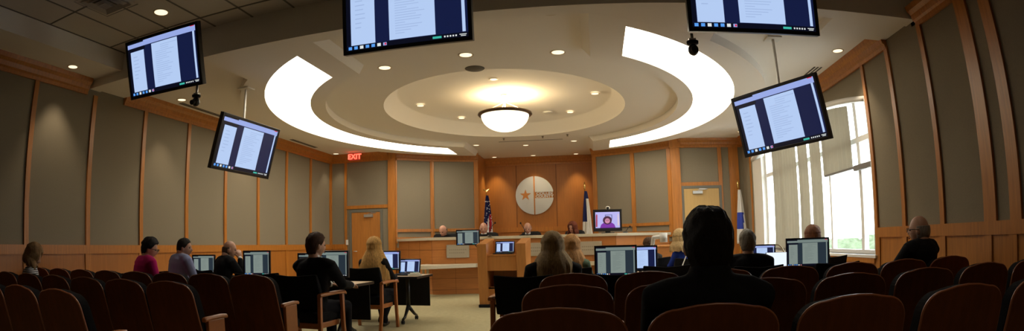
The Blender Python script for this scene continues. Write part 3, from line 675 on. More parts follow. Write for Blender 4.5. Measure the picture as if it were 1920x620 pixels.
# ------------------------------------------------------------------ monitors, laptops
def monitor(x, y, z, rz, w_, h_, label, me=None, grey=True, stand=True, base_z=None, tilt=0.04):
    root = empty('monitor', (x, y, z), rz, label, 'monitor', 'desktop monitors on the tables')
    if stand:
        bm = B(); lathe(bm, [(.005, 0), (.12, 0), (.115, .012), (.03, .02), (.005, .02)], seg=24, sy=.75); obj('stand_base', bm, black, root)
        bm = B(); tube(bm, [(0, .03, .015), (0, .035, .16)], .02, 10); obj('stand_neck', bm, black, root)
    zc = .09 + h_ / 2
    h = bezel('housing', w_, h_, .018, .035, root); h.location = (0, 0, zc); h.rotation_euler = (-tilt, 0, 0)
    s = screen_obj(me or screen_mesh(w_, h_, grey), root, (0, -.002, zc), (-tilt, 0, 0))
    return root
def laptop(x, y, z, rz, w_, label, scr, open_=.25):
    root = empty('laptop', (x, y, z), rz, label, 'laptop')
    bm = B(); add_box(bm, (-w_ / 2, -.12, 0), (w_ / 2, .12, .02)); obj('keyboard_base', bm, black, root, .004)
    bm = B(); add_box(bm, (-w_ / 2 + .02, -.05, .02), (w_ / 2 - .02, .09, .023)); obj('keys', bm, mat('keys', (.04, .04, .045), .6), root)
    h = w_ * .62; l_ = bezel('lid', w_ - .03, h - .03, .015, .01, root); M = Matrix.Translation((0, .12, .02)) @ Matrix.Rotation(-open_, 4, 'X') @ Matrix.Translation((0, 0, h / 2)); l_.matrix_local = M
    s = screen_obj(scr, root, (0, 0, 0)); s.matrix_local = M @ Matrix.Translation((0, -.002, 0)); return root
TT = .70   # table tops
# ------------------------------------------------------------------ tables
def table(x, y, rz, L, label, D_=.70, group='training tables', modesty=True):
    """origin at the centre of the top; long side along local X, sitters on local -Y"""
    root = empty('training_table', (x, y, 0), rz, label, 'table', group)
    bm = B(); add_box(bm, (-L / 2, -D_ / 2, TT - .028), (L / 2, D_ / 2, TT)); obj('table_top', bm, tan, root, .004)
    bm = B(); e = .004
    for lo, hi in (((-L / 2 - e, -D_ / 2 - e, TT - .032), (L / 2 + e, -D_ / 2, TT + .001)), ((-L / 2 - e, D_ / 2, TT - .032), (L / 2 + e, D_ / 2 + e, TT + .001)), ((-L / 2 - e, -D_ / 2, TT - .032), (-L / 2, D_ / 2, TT + .001)), ((L / 2, -D_ / 2, TT - .032), (L / 2 + e, D_ / 2, TT + .001))): add_box(bm, lo, hi)
    obj('edge_band', bm, black, root)
    if modesty: bm = B(); add_box(bm, (-L / 2 + .06, D_ / 2 - .10, .22), (L / 2 - .02, D_ / 2 - .08, TT - .03)); obj('modesty_panel', bm, blackm, root)
    for s in (-1, 1):
        bm = B(); xx = s * (L / 2 - .28); tube(bm, [(xx, .0, TT - .03), (xx, .02, .45), (xx, .0, .22)], [.035, .03, .032], 10)
        tube(bm, [(xx, .0, .24), (xx + s * .02, -.2, .10), (xx + s * .02, -.29, .07)], [.03, .022, .018], 8); tube(bm, [(xx, .0, .24), (xx + s * .02, .2, .10), (xx + s * .02, .29, .07)], [.03, .022, .018], 8)
        lg = obj('leg', bm, black, root)
        for yy in (-.29, .29):
            bm = B(); xw = xx + s * .02
            for dx in (-.014, .014): ellipsoid(bm, (xw + dx, yy, .032), (.011, .032, .032), seg=14)
            obj('castor', bm, blackm, lg)
    return root
table(-3.40, 8.0, R(-2), 1.85, 'tan training table with castors in front of the long-haired blonde woman')
table(-3.63, 6.30, R(-2), 1.75, 'tan training table in front of the man in the black suit on the left')
table(-5.95, 6.75, R(20), 1.3, 'tan training table by the left wall in front of the man in the blue shirt', modesty=False)
table(.10, 5.70, 0, 2.0, 'tan training table in front of the blonde woman in black')
table(.30, 7.05, 0, 1.6, 'tan training table in front of the woman in green', group='training tables')
table(2.30, 6.35, R(-4), 2.2, 'tan training table under the monitor near the window')
table(2.50, 7.70, R(-3), 1.75, 'tan training table nearest the window where the gray-haired man faces')
table(.98, 8.05, R(0), .85, 'narrow training table carrying the white document camera', modesty=False)
# monitors (x, y, yaw, w, h)
M_ = [(-3.14, 6.20, .02, .45, .29, 'wide monitor on the table right of the man in the black suit'),
      (-3.58, 6.52, .02, .40, .26, 'monitor mostly hidden behind the head of the man in the black suit'),
      (-3.12, 8.08, .05, .40, .26, 'brightly lit monitor partly hidden by the long-haired blonde woman'),
      (-4.33, 6.30, .28, .36, .30, 'monitor standing alone between the bald man and the man in the black suit'),
      (-5.60, 6.66, .3, .36, .24, 'monitor hidden behind the man in the blue shirt'),
      (.22, 5.88, -.06, .41, .29, 'large monitor with a dark frame nearest the middle of the room'),
      (.55, 6.75, -.03, .38, .27, 'blue-lit monitor just behind the large middle monitor'),
      (2.37, 7.75, -.2, .42, .22, 'monitor beyond the shoulder of the gray-haired man'),
      (2.50, 6.20, -.3, .50, .30, 'monitor in front of the woman by the window')]
for i, (x, y, rz, w_, h_, lb) in enumerate(M_): monitor(x, y, TT, rz, w_, h_, lb, grey=i not in (2, 6, 7))
laptop(-2.78, 7.98, TT + .001, R(-8), .36, 'open laptop glowing blue right of the long-haired blonde woman', screen_mesh(.33, .193), .2)
laptop(-1.63, 10.05, .951, 0, .36, 'open laptop on the podium shelf', screen_mesh(.33, .193), .3)
# arm-mounted podium monitor
root = empty('podium_monitor', (-2.27, 9.98, 1.265), R(4), 'small monitor on a swing arm at the left side of the podium', 'monitor')
bezel('housing', .40, .25, .016, .03, root); screen_obj(screen_mesh(.40, .25, True), root, (0, -.002, 0))
bm = B(); tube(bm, [(0.05, .04, -.08), (.15, .12, -.12), (.22, .1, -.2), (.20, .1, -.1)], .014, 8); tube(bm, [(.05, .05, 0), (.12, .08, -.14), (.2, .06, -.24), (.22, .1, -.22)], .007, 8); obj('swing_arm', bm, black, root)
# gooseneck microphones
def mic(x, y, z, pts, label):
    root = empty('gooseneck_microphone', (x, y, z), 0, label, 'microphone', 'gooseneck microphones')
    bm = B(); lathe(bm, [(.005, 0), (.06, 0), (.055, .02), (.015, .035), (.005, .035)], seg=18); obj('base', bm, black, root)
    bm = B(); tube(bm, [(0, 0, .03)] + pts, .007, 8); obj('gooseneck', bm, black, root)
    bm = B(); e = Vector(pts[-1]); ellipsoid(bm, e, (.02, .02, .022)); obj('foam_tip', bm, blackm, root)
mic(-2.36, 12.62, 1.31, [(.02, .0, .14), (.06, 0, .24), (.13, 0, .30)], 'thin black gooseneck microphone beside the left flag on the bench')
mic(-1.50, 12.65, 1.31, [(-.04, 0, .08), (-.09, 0, .18), (-.15, 0, .28)], 'thin black gooseneck microphone leaning left in front of the middle bald man')
mic(.72, 12.9, 1.31, [(.03, 0, .06), (.07, 0, .12), (.11, 0, .14)], 'small gooseneck microphone on the bench right of the video screen')
# video conference screen with camera
root = empty('video_screen', (.32, 12.95, 1.31), R(2), 'screen on the bench showing a dark-haired woman in purple on a video call', 'television')
h = bezel('housing', .58, .42, .04, .08, root); h.location = (0, 0, .30); bm = B(); add_box(bm, (-.15, 0, 0), (.15, .14, .02)); add_box(bm, (-.06, .02, .02), (.06, .06, .08)); obj('stand', bm, black, root)
bm = B(); ms = [emis('video_wall', (.52, .50, .95), .95), emis('video_hair', (.06, .015, .05), 1), emis('video_face', (.72, .30, .45), .9), emis('video_purple', (.22, .03, .42), .9), emis('video_frame', (.22, .25, .55), .8), emis('video_red', (.5, .06, .12), .8), SC['blackp'], emis('video_cream', (.8, .66, .72), .9)]
def vq(poly, m, l):
    v = [bm.verts.new((x * .29, -.001 * l, z * .21 + .30)) for x, z in poly]; f = bm.faces.new(v); f.material_index = m
circ = lambda cx, cz, rx, rz_, n=20: [(cx + rx * math.cos(2 * PI * k / n), cz + rz_ * math.sin(2 * PI * k / n)) for k in range(n)]
vq([(-1, -1), (1, -1), (1, 1), (-1, 1)], 6, 1); vq([(-.97, -.82), (.97, -.82), (.97, .9), (-.97, .9)], 0, 2); vq([(-.2, .1), (.38, .08), (.38, .62), (-.2, .62)], 4, 3); vq([(-.12, .18), (.3, .16), (.3, .54), (-.12, .54)], 0, 4)
vq([(-.95, -.7), (-.82, -.7), (-.8, .6), (-.88, .7), (-.93, .5)], 5, 3); vq([(.78, -.6), (.93, -.6), (.88, .75), (.8, .6)], 7, 3)
vq([(-.62, -.82), (.62, -.82), (.52, -.45), (.3, -.25), (-.3, -.25), (-.52, -.45)], 3, 5); vq(circ(-.02, .0, .36, .46), 1, 6); vq(circ(-.02, -.06, .20, .28), 2, 7); vq([(-.16, -.02), (.12, -.02), (.12, .02), (-.16, .02)], 1, 8); vq([(-.08, -.2), (.04, -.2), (.02, -.17), (-.06, -.17)], 5, 8)
obj('video_picture', bm, ms, root, loc=(0, -.002, 0))
root = empty('video_camera', (.33, 13.0, 1.86), R(4), 'rounded video camera on top of the video call screen', 'camera')
bm = B(); add_box(bm, (-.09, -.02, -.06), (.09, .05, -.04)); tube(bm, [(0, .01, -.05), (0, .01, -.01)], .02, 10); obj('clip_base', bm, black, root)
bm = B(); ellipsoid(bm, (0, .01, .03), (.055, .05, .05)); obj('camera_head', bm, offw, root)
bm = B(); tube(bm, [(0, -.02, .03), (0, -.06, .03)], .03, 16); obj('lens', bm, black, root)
# document camera
root = empty('document_camera', (1.02, 7.98, TT + .001), 0, 'white document camera with side lamp on the narrow table', 'document camera')
bm = B(); add_box(bm, (-.32, -.16, 0), (.30, .16, .035)); obj('base_plate', bm, offw, root, .01)
bm = B(); tube(bm, [(-.17, .1, .03), (-.17, .1, .16), (-.20, .09, .20), (-.19, .08, .34), (-.17, .05, .46)], [.025, .025, .032, .026, .03], 12, round_caps=True); obj('arm', bm, white, root)
bm = B(); tube(bm, [(-.17, .04, .47), (-.06, .02, .48)], .03, 12, round_caps=True); tube(bm, [(-.03, .0, .53), (-.03, 0, .40)], [.055, .055], 18); obj('camera_head', bm, white, root)
bm = B(); tube(bm, [(.24, .1, .03), (.30, .08, .18), (.36, .04, .28)], .008, 8); ellipsoid(bm, (.37, .02, .30), (.035, .06, .05), M=Matrix.Rotation(.5, 4, 'Y')); obj('lamp_arm', bm, white, root)
# small desk things
bm = B(); add_box(bm, (0, 0, 0), (.20, .12, .025)); add_box(bm, (.03, .02, .025), (.17, .10, .045)); tag(obj('paper_pad', bm, mat('paper', (.75, .75, .66), .8), loc=(-2.66, 7.72, TT), rot=(0, 0, .2)), 'small pale paper pad on the table end right of the laptop', 'paper')
bm = B(); add_box(bm, (-.13, -.10, 0), (.13, .10, .012)); o = obj('tablet_body', bm, blackm)
root = empty('tablet', (2.06, 6.1, TT + .16), R(-20), 'bright white tablet screen propped beside the gray-haired man', 'tablet')
bm = B(); add_box(bm, (-.13, 0, -.10), (.13, .01, .16)); q = obj('tablet_case', bm, blackm, root, .004); q.rotation_euler = (-.9, 0, 0)
bm = B(); v = [bm.verts.new(p) for p in ((-.12, -.002, -.09), (.12, -.002, -.09), (.12, -.002, .15), (-.12, -.002, .15))]; bm.faces.new(v); q = obj('lit_screen', bm, emis('tablet_white', (.8, .88, 1), 1.1), root); q.rotation_euler = (-.9, 0, 0)
bm = B(); tube(bm, [(0, .1, -.155), (0, .02, .0)], .006, 6); add_box(bm, (-.1, .02, -.16), (.1, .14, -.15)); obj('tablet_stand', bm, blackm, root)
bpy.data.objects.remove(o)
bm = B(); lathe(bm, [(.002, 0), (.032, 0), (.033, .12), (.014, .17), (.014, .20), (.002, .20)], seg=16)
t = tag(obj('water_bottle', bm, mat('bottle_plastic', (.45, .52, .58), .1, spec=.8), loc=(-5.98, 6.52, TT)), 'clear water bottle between the woman in magenta and the man in blue', 'bottle')
bm = B(); lathe(bm, [(.002, .20), (.015, .20), (.015, .225), (.002, .225)], seg=12); obj('cap', bm, white, t)
for i, (x, y, lb) in enumerate(((-4.42, 6.10, 'left one of two small cups near the bald man resting his chin'), (-4.34, 6.06, 'right one of two small cups near the bald man resting his chin'))):
    bm = B(); lathe(bm, [(.002, 0), (.028, 0), (.036, .09), (.033, .09), (.026, .01), (.002, .01)], seg=16); tag(obj('cup', bm, mat('cup_brown', (.3, .12, .05), .4), loc=(x, y, TT)), lb, 'cup')
root = empty('phone', (-.61, 5.55, TT + .17), R(-5), 'phone with a lit blue screen held by the blonde woman in black', 'phone')
bm = B(); add_box(bm, (-.035, 0, -.07), (.035, .009, .07)); obj('phone_body', bm, black, root, .003)
bm = B(); v = [bm.verts.new(p) for p in ((-.031, -.001, -.06), (.031, -.001, -.06), (.031, -.001, .06), (-.031, -.001, .06))]; bm.faces.new(v); obj('lit_screen', bm, emis('phone_blue', (.4, .55, 1), .9), root)
# desk lamp hoop by the window
bm = B(); tube(bm, [(0, 0, 0), (0, 0, .26), (.03, 0, .31), (.12, 0, .31), (.17, 0, .27), (.26, 0, .12)], .012, 10); tube(bm, [(-.001, 0, 0), (0, 0, .01)], .06, 14)
tag(obj('hoop_lamp', bm, mat('hoop_metal', (.28, .24, .16), .4, .6), loc=(2.62, 8.0, TT + 0.0)), 'bent metal hoop lamp standing before the window', 'lamp')

# ------------------------------------------------------------------ auditorium seats
def seat_back_outline(w_, z0, z1, r, n=8, flare=.012, drop=.018):
    P = [(-w_ / 2 - flare * .3, z0), (-w_ / 2 + flare * .4, (z0 + z1) / 2)]
    for k in range(n + 1):
        a = PI - (PI / 2) * k / n; P.append((-w_ / 2 + flare + r * 1.1 * (1 + math.cos(a)), z1 - drop - r + r * math.sin(a)))
    xe = w_ / 2 - flare - r * 1.1
    for k in (1, 2, 3): x = -xe + 2 * xe * k / 4; P.append((x, z1 - drop * (x / xe) ** 2))
    for k in range(n + 1):
        a = PI / 2 - (PI / 2) * k / n; P.append((w_ / 2 - flare - r * 1.1 * (1 - math.cos(a)), z1 - drop - r + r * math.sin(a)))
    P += [(w_ / 2 - flare * .4, (z0 + z1) / 2), (w_ / 2 + flare * .3, z0)]; return P
def curved_plate(bm, P, y0, y1, curve, lean, z_ref, mi=0):
    """outline in X-Z swept to thickness, bent about Z and leaning back"""
    f = lambda x, z, y: Vector((x, y + curve * (x / .26) ** 2 - lean * (z - z_ref), z))
    n = len(P); a = [bm.verts.new(f(x, z, y0)) for x, z in P]; b = [bm.verts.new(f(x, z, y1)) for x, z in P]
    half = n // 2
    for V in (a, b):      # strips across the plate so that it can bend
        for i in range(half):
            j = n - 1 - i
            if i + 1 < j - 1 or (i + 1 == j - 1):
                q = [V[i], V[i + 1], V[j - 1], V[j]] if V[i + 1] != V[j - 1] else [V[i], V[i + 1], V[j]]
                fc = bm.faces.new(q); fc.material_index = mi
    for i in range(n):
        fc = bm.faces.new((a[i], a[(i + 1) % n], b[(i + 1) % n], b[i])); fc.material_index = mi
    return f
def make_seat():
    root = empty('auditorium_seat', (0, 0, 0), 0, 'x', 'auditorium seat')
    P = seat_back_outline(.545, .30, .90, .10); LEAN = .27
    bm = B(); f = curved_plate(bm, P, -.02, 0, -.0, LEAN, .90); obj('back_shell', bm, seat_wood, root)
    bm = B(); pts = [f(x, z, -.012) for x, z in P]; tube(bm, pts, .0075, 8); obj('edge_band', bm, seat_edge, root)
    Pc = seat_back_outline(.54, .40, .898, .10); bm = B(); curved_plate(bm, Pc, .006, .075, 0, LEAN, .90); obj('back_cushion', bm, bfab, root, .02)
    bm = B(); add_box(bm, (-.235, .17, .36), (.235, .52, .46)); obj('seat_cushion', bm, bfab, root, .03)
    bm = B(); add_box(bm, (-.23, .17, .335), (.23, .50, .36)); obj('seat_pan', bm, seat_wood, root, .01)
    return root
def seat_arm(side):
    bm = B(); x = .281 * side
    r = [[Vector((x + dx, y, z)) for dx, z in ((-.024, zz - .018), (.024, zz - .018), (.028, zz), (.018, zz + .014), (-.018, zz + .014), (-.028, zz))] for y, zz in ((.10, .615), (.12, .622), (.33, .628), (.39, .622))]
    loft(bm, r); a = obj('armrest', bm, arm_wood, None, .006)
    bm = B(); add_box(bm, (x - .02, .14, .0), (x + .02, .35, .61)); b = obj('arm_support', bm, arm_wood, None, .006)
    return a, b
def kids(o): return [c for c in bpy.data.objects if c.parent == o]
def dup(root, loc, rz, label, group, extra=()):
    r = root.copy(); col.objects.link(r); r.location = loc; r.rotation_euler = (0, 0, rz); r['label'] = label
    if group: r['group'] = group
    for ch in PK[root.name]:
        c = ch.copy(); col.objects.link(c); c.parent = r
    for ch in extra:
        c = ch.copy(); col.objects.link(c); c.parent = r
    return r
seat0 = make_seat(); PK = {seat0.name: kids(seat0)}
armL, armR = seat_arm(-1), seat_arm(1)
ORD = ['first', 'second', 'third', 'fourth', 'fifth', 'sixth', 'seventh', 'eighth']
ROWN = ['nearest', 'middle', 'farthest']
first = True
def place_seat(x, y, rz, label, group, arms):
    global first
    if first:
        seat0.location = (x, y, 0); seat0.rotation_euler = (0, 0, rz); seat0['label'] = label; seat0['group'] = group; first = False
        for ch in arms: c = ch.copy(); col.objects.link(c); c.parent = seat0
        return seat0
    return dup(seat0, (x, y, 0), rz, label, group, arms)
for ri, (v, n, off) in enumerate(((2.10, 4, -3.12), (3.18, 7, -3.07), (4.32, 8, -3.05))):
    for k in range(n):
        if ri == 2: x = off - .548 * k
        else: x = off - .565 * k
        place_seat(x, v, 0, 'wooden-backed auditorium seat, %s from the aisle in the %s row of the left block' % (ORD[k], ROWN[ri]), 'auditorium seats in the left block', list(armR) + (list(armL) if k == n - 1 and ri < 2 else []))
for ri, (v, xs) in enumerate(((2.09, (-.14, .46, 1.07, 1.70, 2.31)), (3.22, (-.16, .44, 1.03, 1.62, 2.23, 2.82, 3.41)), (4.36, (-.17, .42, 1.01, 1.60, 2.20, 2.76, 3.32)))):
    for k, x in enumerate(xs):
        place_seat(x, v, 0, 'wooden-backed auditorium seat, %s from the aisle in the %s row of the right block' % (ORD[k], ROWN[ri]), 'auditorium seats in the right block', list(armL))
for a in (*armL, *armR): bpy.data.objects.remove(a)

# ------------------------------------------------------------------ upholstered armchairs at the tables
def make_armchair():
    root = empty('armchair', (0, 0, 0), 0, 'x', 'armchair')
    bm = B(); rings = []
    for z, y in ((.50, -.20), (.62, -.235), (.76, -.275), (.83, -.30), (.845, -.31)):
        th = .06 if z < .83 else .03
        rings.append([Vector((x, y + cy + .05 * (x / .27) ** 2, z + (.02 * abs(x) / .27 if z > .8 else 0))) for x, cy in [(-.27 + .54 * i / 8, 0) for i in range(9)] + [(.27 - .54 * i / 8, th) for i in range(9)]])
    loft(bm, rings); obj('backrest', bm, bfab, root, .012)
    bm = B(); add_box(bm, (-.26, -.22, .36), (.26, .26, .47)); obj('seat', bm, bfab, root, .03)
    bm = B(); add_box(bm, (-.25, -.22, .30), (.25, .24, .36)); obj('seat_rail', bm, arm_wood, root, .008)
    for s in (-1, 1):
        bm = B(); r = []
        for y, z, w2 in ((-.26, .655, .022), (-.18, .66, .028), (.10, .665, .032), (.25, .66, .034), (.28, .645, .03)):
            r.append([Vector((s * .30 + dx * w2 / .03, y, z + dz)) for dx, dz in ((-.03, -.02), (.03, -.02), (.035, 0), (.022, .015), (-.022, .015), (-.035, 0))])
        loft(bm, r); obj('armrest', bm, arm_wood, root, .005)
        bm = B(); loft(bm, [[Vector((s * .30 + a, y + b, z)) for a, b in ((-.02, -.022), (.02, -.022), (.02, .022), (-.02, .022))] for y, z in ((.26, 0), (.23, .3), (.22, .65))]); obj('leg', bm, arm_wood, root, .004)
        bm = B(); loft(bm, [[Vector((s * .285 + a, y + b, z)) for a, b in ((-.02, -.022), (.02, -.022), (.02, .022), (-.02, .022))] for y, z in ((-.32, 0), (-.24, .3), (-.22, .66))]); obj('leg', bm, arm_wood, root, .004)
    return root
ac = make_armchair(); PK[ac.name] = kids(ac)
CH = [(-3.00, 5.35, -.06, 'black armchair with orange wood arms holding the man in the black suit'),
      (-3.05, 7.20, -.04, 'black armchair with orange wood arms holding the long-haired blonde woman'),
      (-3.75, 5.55, .35, 'empty black armchair left of the man in the black suit'),
      (-.62, 5.18, -.05, 'black armchair holding the blonde woman in black beside the aisle'),
      (.22, 5.2, .02, 'empty black armchair in front of the large middle monitor'),
      (-.30, 6.42, .0, 'black armchair holding the blonde woman in green'),
      (.80, 6.38, 0, 'empty black armchair before the white document camera'),
      (1.62, 5.62, .05, 'black armchair holding the gray-haired man'),
      (2.45, 5.50, .1, 'empty black armchair in front of the monitor near the window'),
      (3.06, 7.06, .2, 'black armchair holding the woman by the window'),
      (-5.36, 5.0, -.35, 'black armchair holding the woman in magenta'),
      (-5.28, 5.66, -.40, 'black armchair holding the man in the light blue shirt'),
      (-4.88, 6.14, -.45, 'black armchair holding the bald man resting his chin')]
CH += [(1.40, 8.50, .2, 'black armchair holding the blonde woman in the royal blue top'), (.93, 9.28, .2, 'black armchair holding the person behind the document camera')]
for i, (x, y, rz, lb) in enumerate(CH):
    if i == 0: ac.location = (x, y, 0); ac.rotation_euler = (0, 0, rz); ac['label'] = lb; ac['group'] = 'armchairs at the training tables'
    else: dup(ac, (x, y, 0), rz, lb, 'armchairs at the training tables')
# high-backed office chairs behind the bench
def make_bench_chair():
    root = empty('office_chair', (0, 0, 0), 0, 'x', 'office chair')
    bm = B(); rings = []
    for z, hw, th in ((.45, .20, .06), (.6, .24, .09), (.9, .27, .10), (1.05, .27, .09), (1.14, .24, .07), (1.175, .17, .04)):
        rings.append([Vector((hw * math.cos(t), -.26 - .1 * (z - .45) + th * .5 * math.sin(t), z)) for t in (2 * PI * k / 20 for k in range(20))])
    loft(bm, rings); obj('backrest', bm, blackm, root)
    bm = B(); add_box(bm, (-.25, -.24, .40), (.25, .24, .50)); obj('seat', bm, blackm, root, .03)
    bm = B(); tube(bm, [(0, 0, .06), (0, 0, .42)], .03, 12); obj('gas_lift', bm, black, root)
    for k in range(5):
        a = 2 * PI * k / 5; bm = B(); tube(bm, [(0, 0, .09), (.28 * math.cos(a), .28 * math.sin(a), .06)], [.03, .018], 8); l_ = obj('leg', bm, black, root)
    return root
oc = make_bench_chair(); PK[oc.name] = kids(oc)
for i, (x, y, z, rz, lb) in enumerate(((-4.15, 14.4, .26, 2.9, 'empty black office chair at the left end of the judges bench'), (-3.6, 14.05, .26, PI + .2, 'black office chair behind the leftmost bald man at the bench'), (-2.72, 14.1, .26, PI, 'black office chair of the bald man beside the stars and stripes flag'),
                          (-1.62, 14.2, .26, PI, 'black office chair of the middle bald man below the emblem'), (-.52, 14.1, .26, PI - .1, 'black office chair of the red-haired woman'))):
    if i == 0: oc.location = (x, y, z); oc.rotation_euler = (0, 0, rz); oc['label'] = lb; oc['group'] = 'office chairs behind the bench'
    else: dup(oc, (x, y, z), rz, lb, 'office chairs behind the bench')

# ------------------------------------------------------------------ people (seated, facing local +Y)
def stripe_cloth():
    m = mat('striped_cloth', (.6, .6, .6), .9); nt = m.node_tree; b = nt.nodes['Principled BSDF']
    tc = nt.nodes.new('ShaderNodeTexCoord'); wv_ = nt.nodes.new('ShaderNodeTexWave'); wv_.bands_direction = 'Z'; wv_.inputs['Scale'].default_value = 16; wv_.inputs['Distortion'].default_value = .6
    r = nt.nodes.new('ShaderNodeValToRGB'); r.color_ramp.interpolation = 'CONSTANT'; r.color_ramp.elements[0].color = (.03, .03, .04, 1); r.color_ramp.elements[1].color = (.62, .62, .62, 1); r.color_ramp.elements[1].position = .45
    nt.links.new(tc.outputs['Object'], wv_.inputs['Vector']); nt.links.new(wv_.outputs['Fac'], r.inputs[0]); nt.links.new(r.outputs[0], b.inputs['Base Color']); return m
def noise_disp(me_verts, amp, scale):
    for v in me_verts: v.co += v.normal * amp * noise.noise(v.co * scale)
def remeshed(name, bm, m, parent, vox=.012, smooth=4):
    o = obj(name, bm, m, parent, smooth=True)
    r = o.modifiers.new('remesh', 'REMESH'); r.mode = 'VOXEL'; r.voxel_size = vox; r.use_smooth_shade = True
    if smooth: sm_ = o.modifiers.new('smooth', 'SMOOTH'); sm_.iterations = smooth; sm_.factor = .5
    return o
def hring(c, rx, ry, n=20): return [Vector((c[0] + rx * math.cos(2 * PI * k / n), c[1] + ry * math.sin(2 * PI * k / n), c[2])) for k in range(n)]
def person(label, x, y, z, rz, S=1.0, lean=.05, head=(0, 0, 0), skin=(.55, .30, .20), top=(.01, .01, .012), topmat=None, legs=(.012, .012, .016), hair='short', hairc=(.03, .02, .012),
           hands=None, female=False, wide=1.0, collar=None, glasses=False, vox=.012, hoff=(0, 0, 0), lower=True, name='person', long=.0, tie=None, skirt=False, crossed=False, HS=1.12, flare=1.0, neckw=1.0, ch=0.0):
    """hands: ((x,y,z) left wrist, (x,y,z) right wrist); head: (pitch down, turn to its left, tilt)"""
    k = 0.90 if female else 1.0
    sk = mat('skin_%02d' % int(skin[0] * 100), skin, .5, var=.05, vscale=20)
    shx = .185 * k * wide; neck = Vector((0, lean * 1.0 - .02, 1.04)); hc = Vector((hoff[0], lean + .02 + hoff[1], 1.19 + hoff[2]))
    hands = hands or ((-.16, .40, .76), (.16, .40, .76))
    def yl(zz): return lean * (zz - .5) / .55 - .02
    def torso(bm, g=0):
        P = [(.40, .17, .13), (.48, .185, .15), (.60, .17 * (k if female else 1), .13), (.72, .155 * k * wide, .115), (.84, .168 * k * wide, .118), (.94, .178 * k * wide, .118), (1.0, .155 * wide * k, .10), (1.035, .105, .08), (1.06, .06, .06)]
        loft(bm, [hring((0, yl(zz), zz), rx + g, ry + g) for zz, rx, ry in P])
        if female:
            for s in (-1, 1): ellipsoid(bm, (s * .08, yl(.86) + .10, .87), (.065 + g, .05 + g, .06 + g))
    def arm(bm, s, g=0, upto=1.0):
        sh = Vector((s * shx, yl(.97), .975)); W = Vector(hands[0 if s < 0 else 1])
        mid = (sh + W) / 2; d = (W - sh).length; up_, lo_ = .29 * 1.0, .26
        h = math.sqrt(max(.0004, ((up_ + lo_) / 2) ** 2 - (d / 2) ** 2)) if d < up_ + lo_ else .01
        bend = Vector((s * .45, -.15, -.9)); ax = (W - sh).normalized(); bend = (bend - ax * bend.dot(ax)).normalized(); el = mid + bend * h
        tube(bm, [Vector((s * .07, yl(1.0), 1.005)), Vector((s * (shx - .05), yl(.99), .985)), sh, sh.lerp(el, .5), el, el.lerp(W, .5), el.lerp(W, upto)], [.055 + g, .062 + g, .064 + g, .052 * k + g, .043 + g, .038 + g, .028 + g * .9], 12, round_caps=True)
        return el, W
    def leg(bm, s, g=0):
        hp = Vector((s * .09, -.0, .50)); kn = Vector((s * .12, .42, .50)); an = Vector((s * .12, .40, .09))
        if crossed: an = Vector((s * -.02, .30, .09)); 
        tube(bm, [hp, hp.lerp(kn, .5), kn], [.088 + g, .075 + g, .058 + g], 12, round_caps=True); tube(bm, [kn, kn.lerp(an, .4), an], [.056 + g, .05 + g, .036 + g * 2], 12, round_caps=True); return an
    root_bm = B(); torso(root_bm, -.004)
    for s in (-1, 1):
        el, W = arm(root_bm, s, -.002)
        d = (W - el).normalized(); up = Vector((0, 0, 1)); sd = d.cross(up); sd = sd.normalized() if sd.length > .2 else Vector((1, 0, 0)); n_ = sd.cross(d).normalized()
        palm = W + d * .05; Mx = Matrix((sd, d, n_)).transposed(); ellipsoid(root_bm, palm, (.04, .052, .017), M=Mx.to_4x4())
        for i, (off, L) in enumerate(((-.028, .060), (-.010, .072), (.009, .068), (.027, .052))):
            b0 = W + d * .085 + sd * off; b1 = b0 + d * L * .5 - n_ * .010; b2 = b1 + d * L * .42 - n_ * .026; tube(root_bm, [b0 - d * .02, b0, b1, b2], [.0095, .0095, .0085, .007], 8, round_caps=True)
        t0 = W + d * .025 - sd * s * .03; t1 = t0 + d * .035 - sd * s * .025 - n_ * .01; t2 = t1 + d * .03 - n_ * .012; tube(root_bm, [t0, t1, t2], [.013, .011, .009], 8, round_caps=True)
        if lower:
            an = leg(root_bm, s, -.004); ellipsoid(root_bm, an + Vector((0, .06, -.045)), (.04, .115, .035))
    # head in its own frame
    Mh = Matrix.Translation(hc) @ Matrix.Rotation(head[1], 4, 'Z') @ Matrix.Rotation(-head[0], 4, 'X') @ Matrix.Rotation(head[2], 4, 'Y') @ Matrix.Scale(HS, 4)
    hb = B(); n = 32; mrings = []
    for i in range(1, 24):
        th = PI * i / 24; zz = math.cos(th)
        ring = []
        for j in range(n):
            a = 2 * PI * j / n; X, Y = math.sin(a), math.cos(a)          # Y>0 is the face
            rx, ry = .077, .096; r = math.sin(th) if zz < 0 else (1 - zz ** 2.2) ** (1 / 2.2)
            if zz < 0: tp = .24 if Y > 0 else .06; rx *= 1 - tp * (-zz) ** 1.3; ry *= 1 - .12 * (-zz) ** 1.5
            px, py, pz = rx * r * X, ry * r * Y - .004, .122 * zz
            if Y < 0 and zz < -.2: py *= 1 - .22 * min(1, (-.2 - zz) / .8)
            if Y > 0:
                f = lambda x0, z0, sx, sz: math.exp(-((px - x0) / sx) ** 2 - ((pz - z0) / sz) ** 2)
                py += .026 * f(0, -.022, .011, .020) + .012 * f(0, .0, .009, .025) - .011 * (f(.031, .010, .017, .012) + f(-.031, .010, .017, .012)) + .006 * (f(.03, .032, .022, .008) + f(-.03, .032, .022, .008))
                py += .007 * f(0, -.062, .022, .007) - .004 * f(0, -.078, .022, .005) + .010 * f(0, -.098, .022, .014)
            ring.append(Vector((px, py, pz)))
        mrings.append([Mh @ p for p in ring])
    loft(hb, mrings)
    me_ = bpy.data.meshes.new('t'); hb.to_mesh(me_); hb.free(); root_bm.from_mesh(me_); bpy.data.meshes.remove(me_)
    for s in (-1, 1): ellipsoid(root_bm, Mh @ Vector((s * .079, -.008, -.005)), (.012, .02, .033), M=Mh.to_3x3().to_4x4())
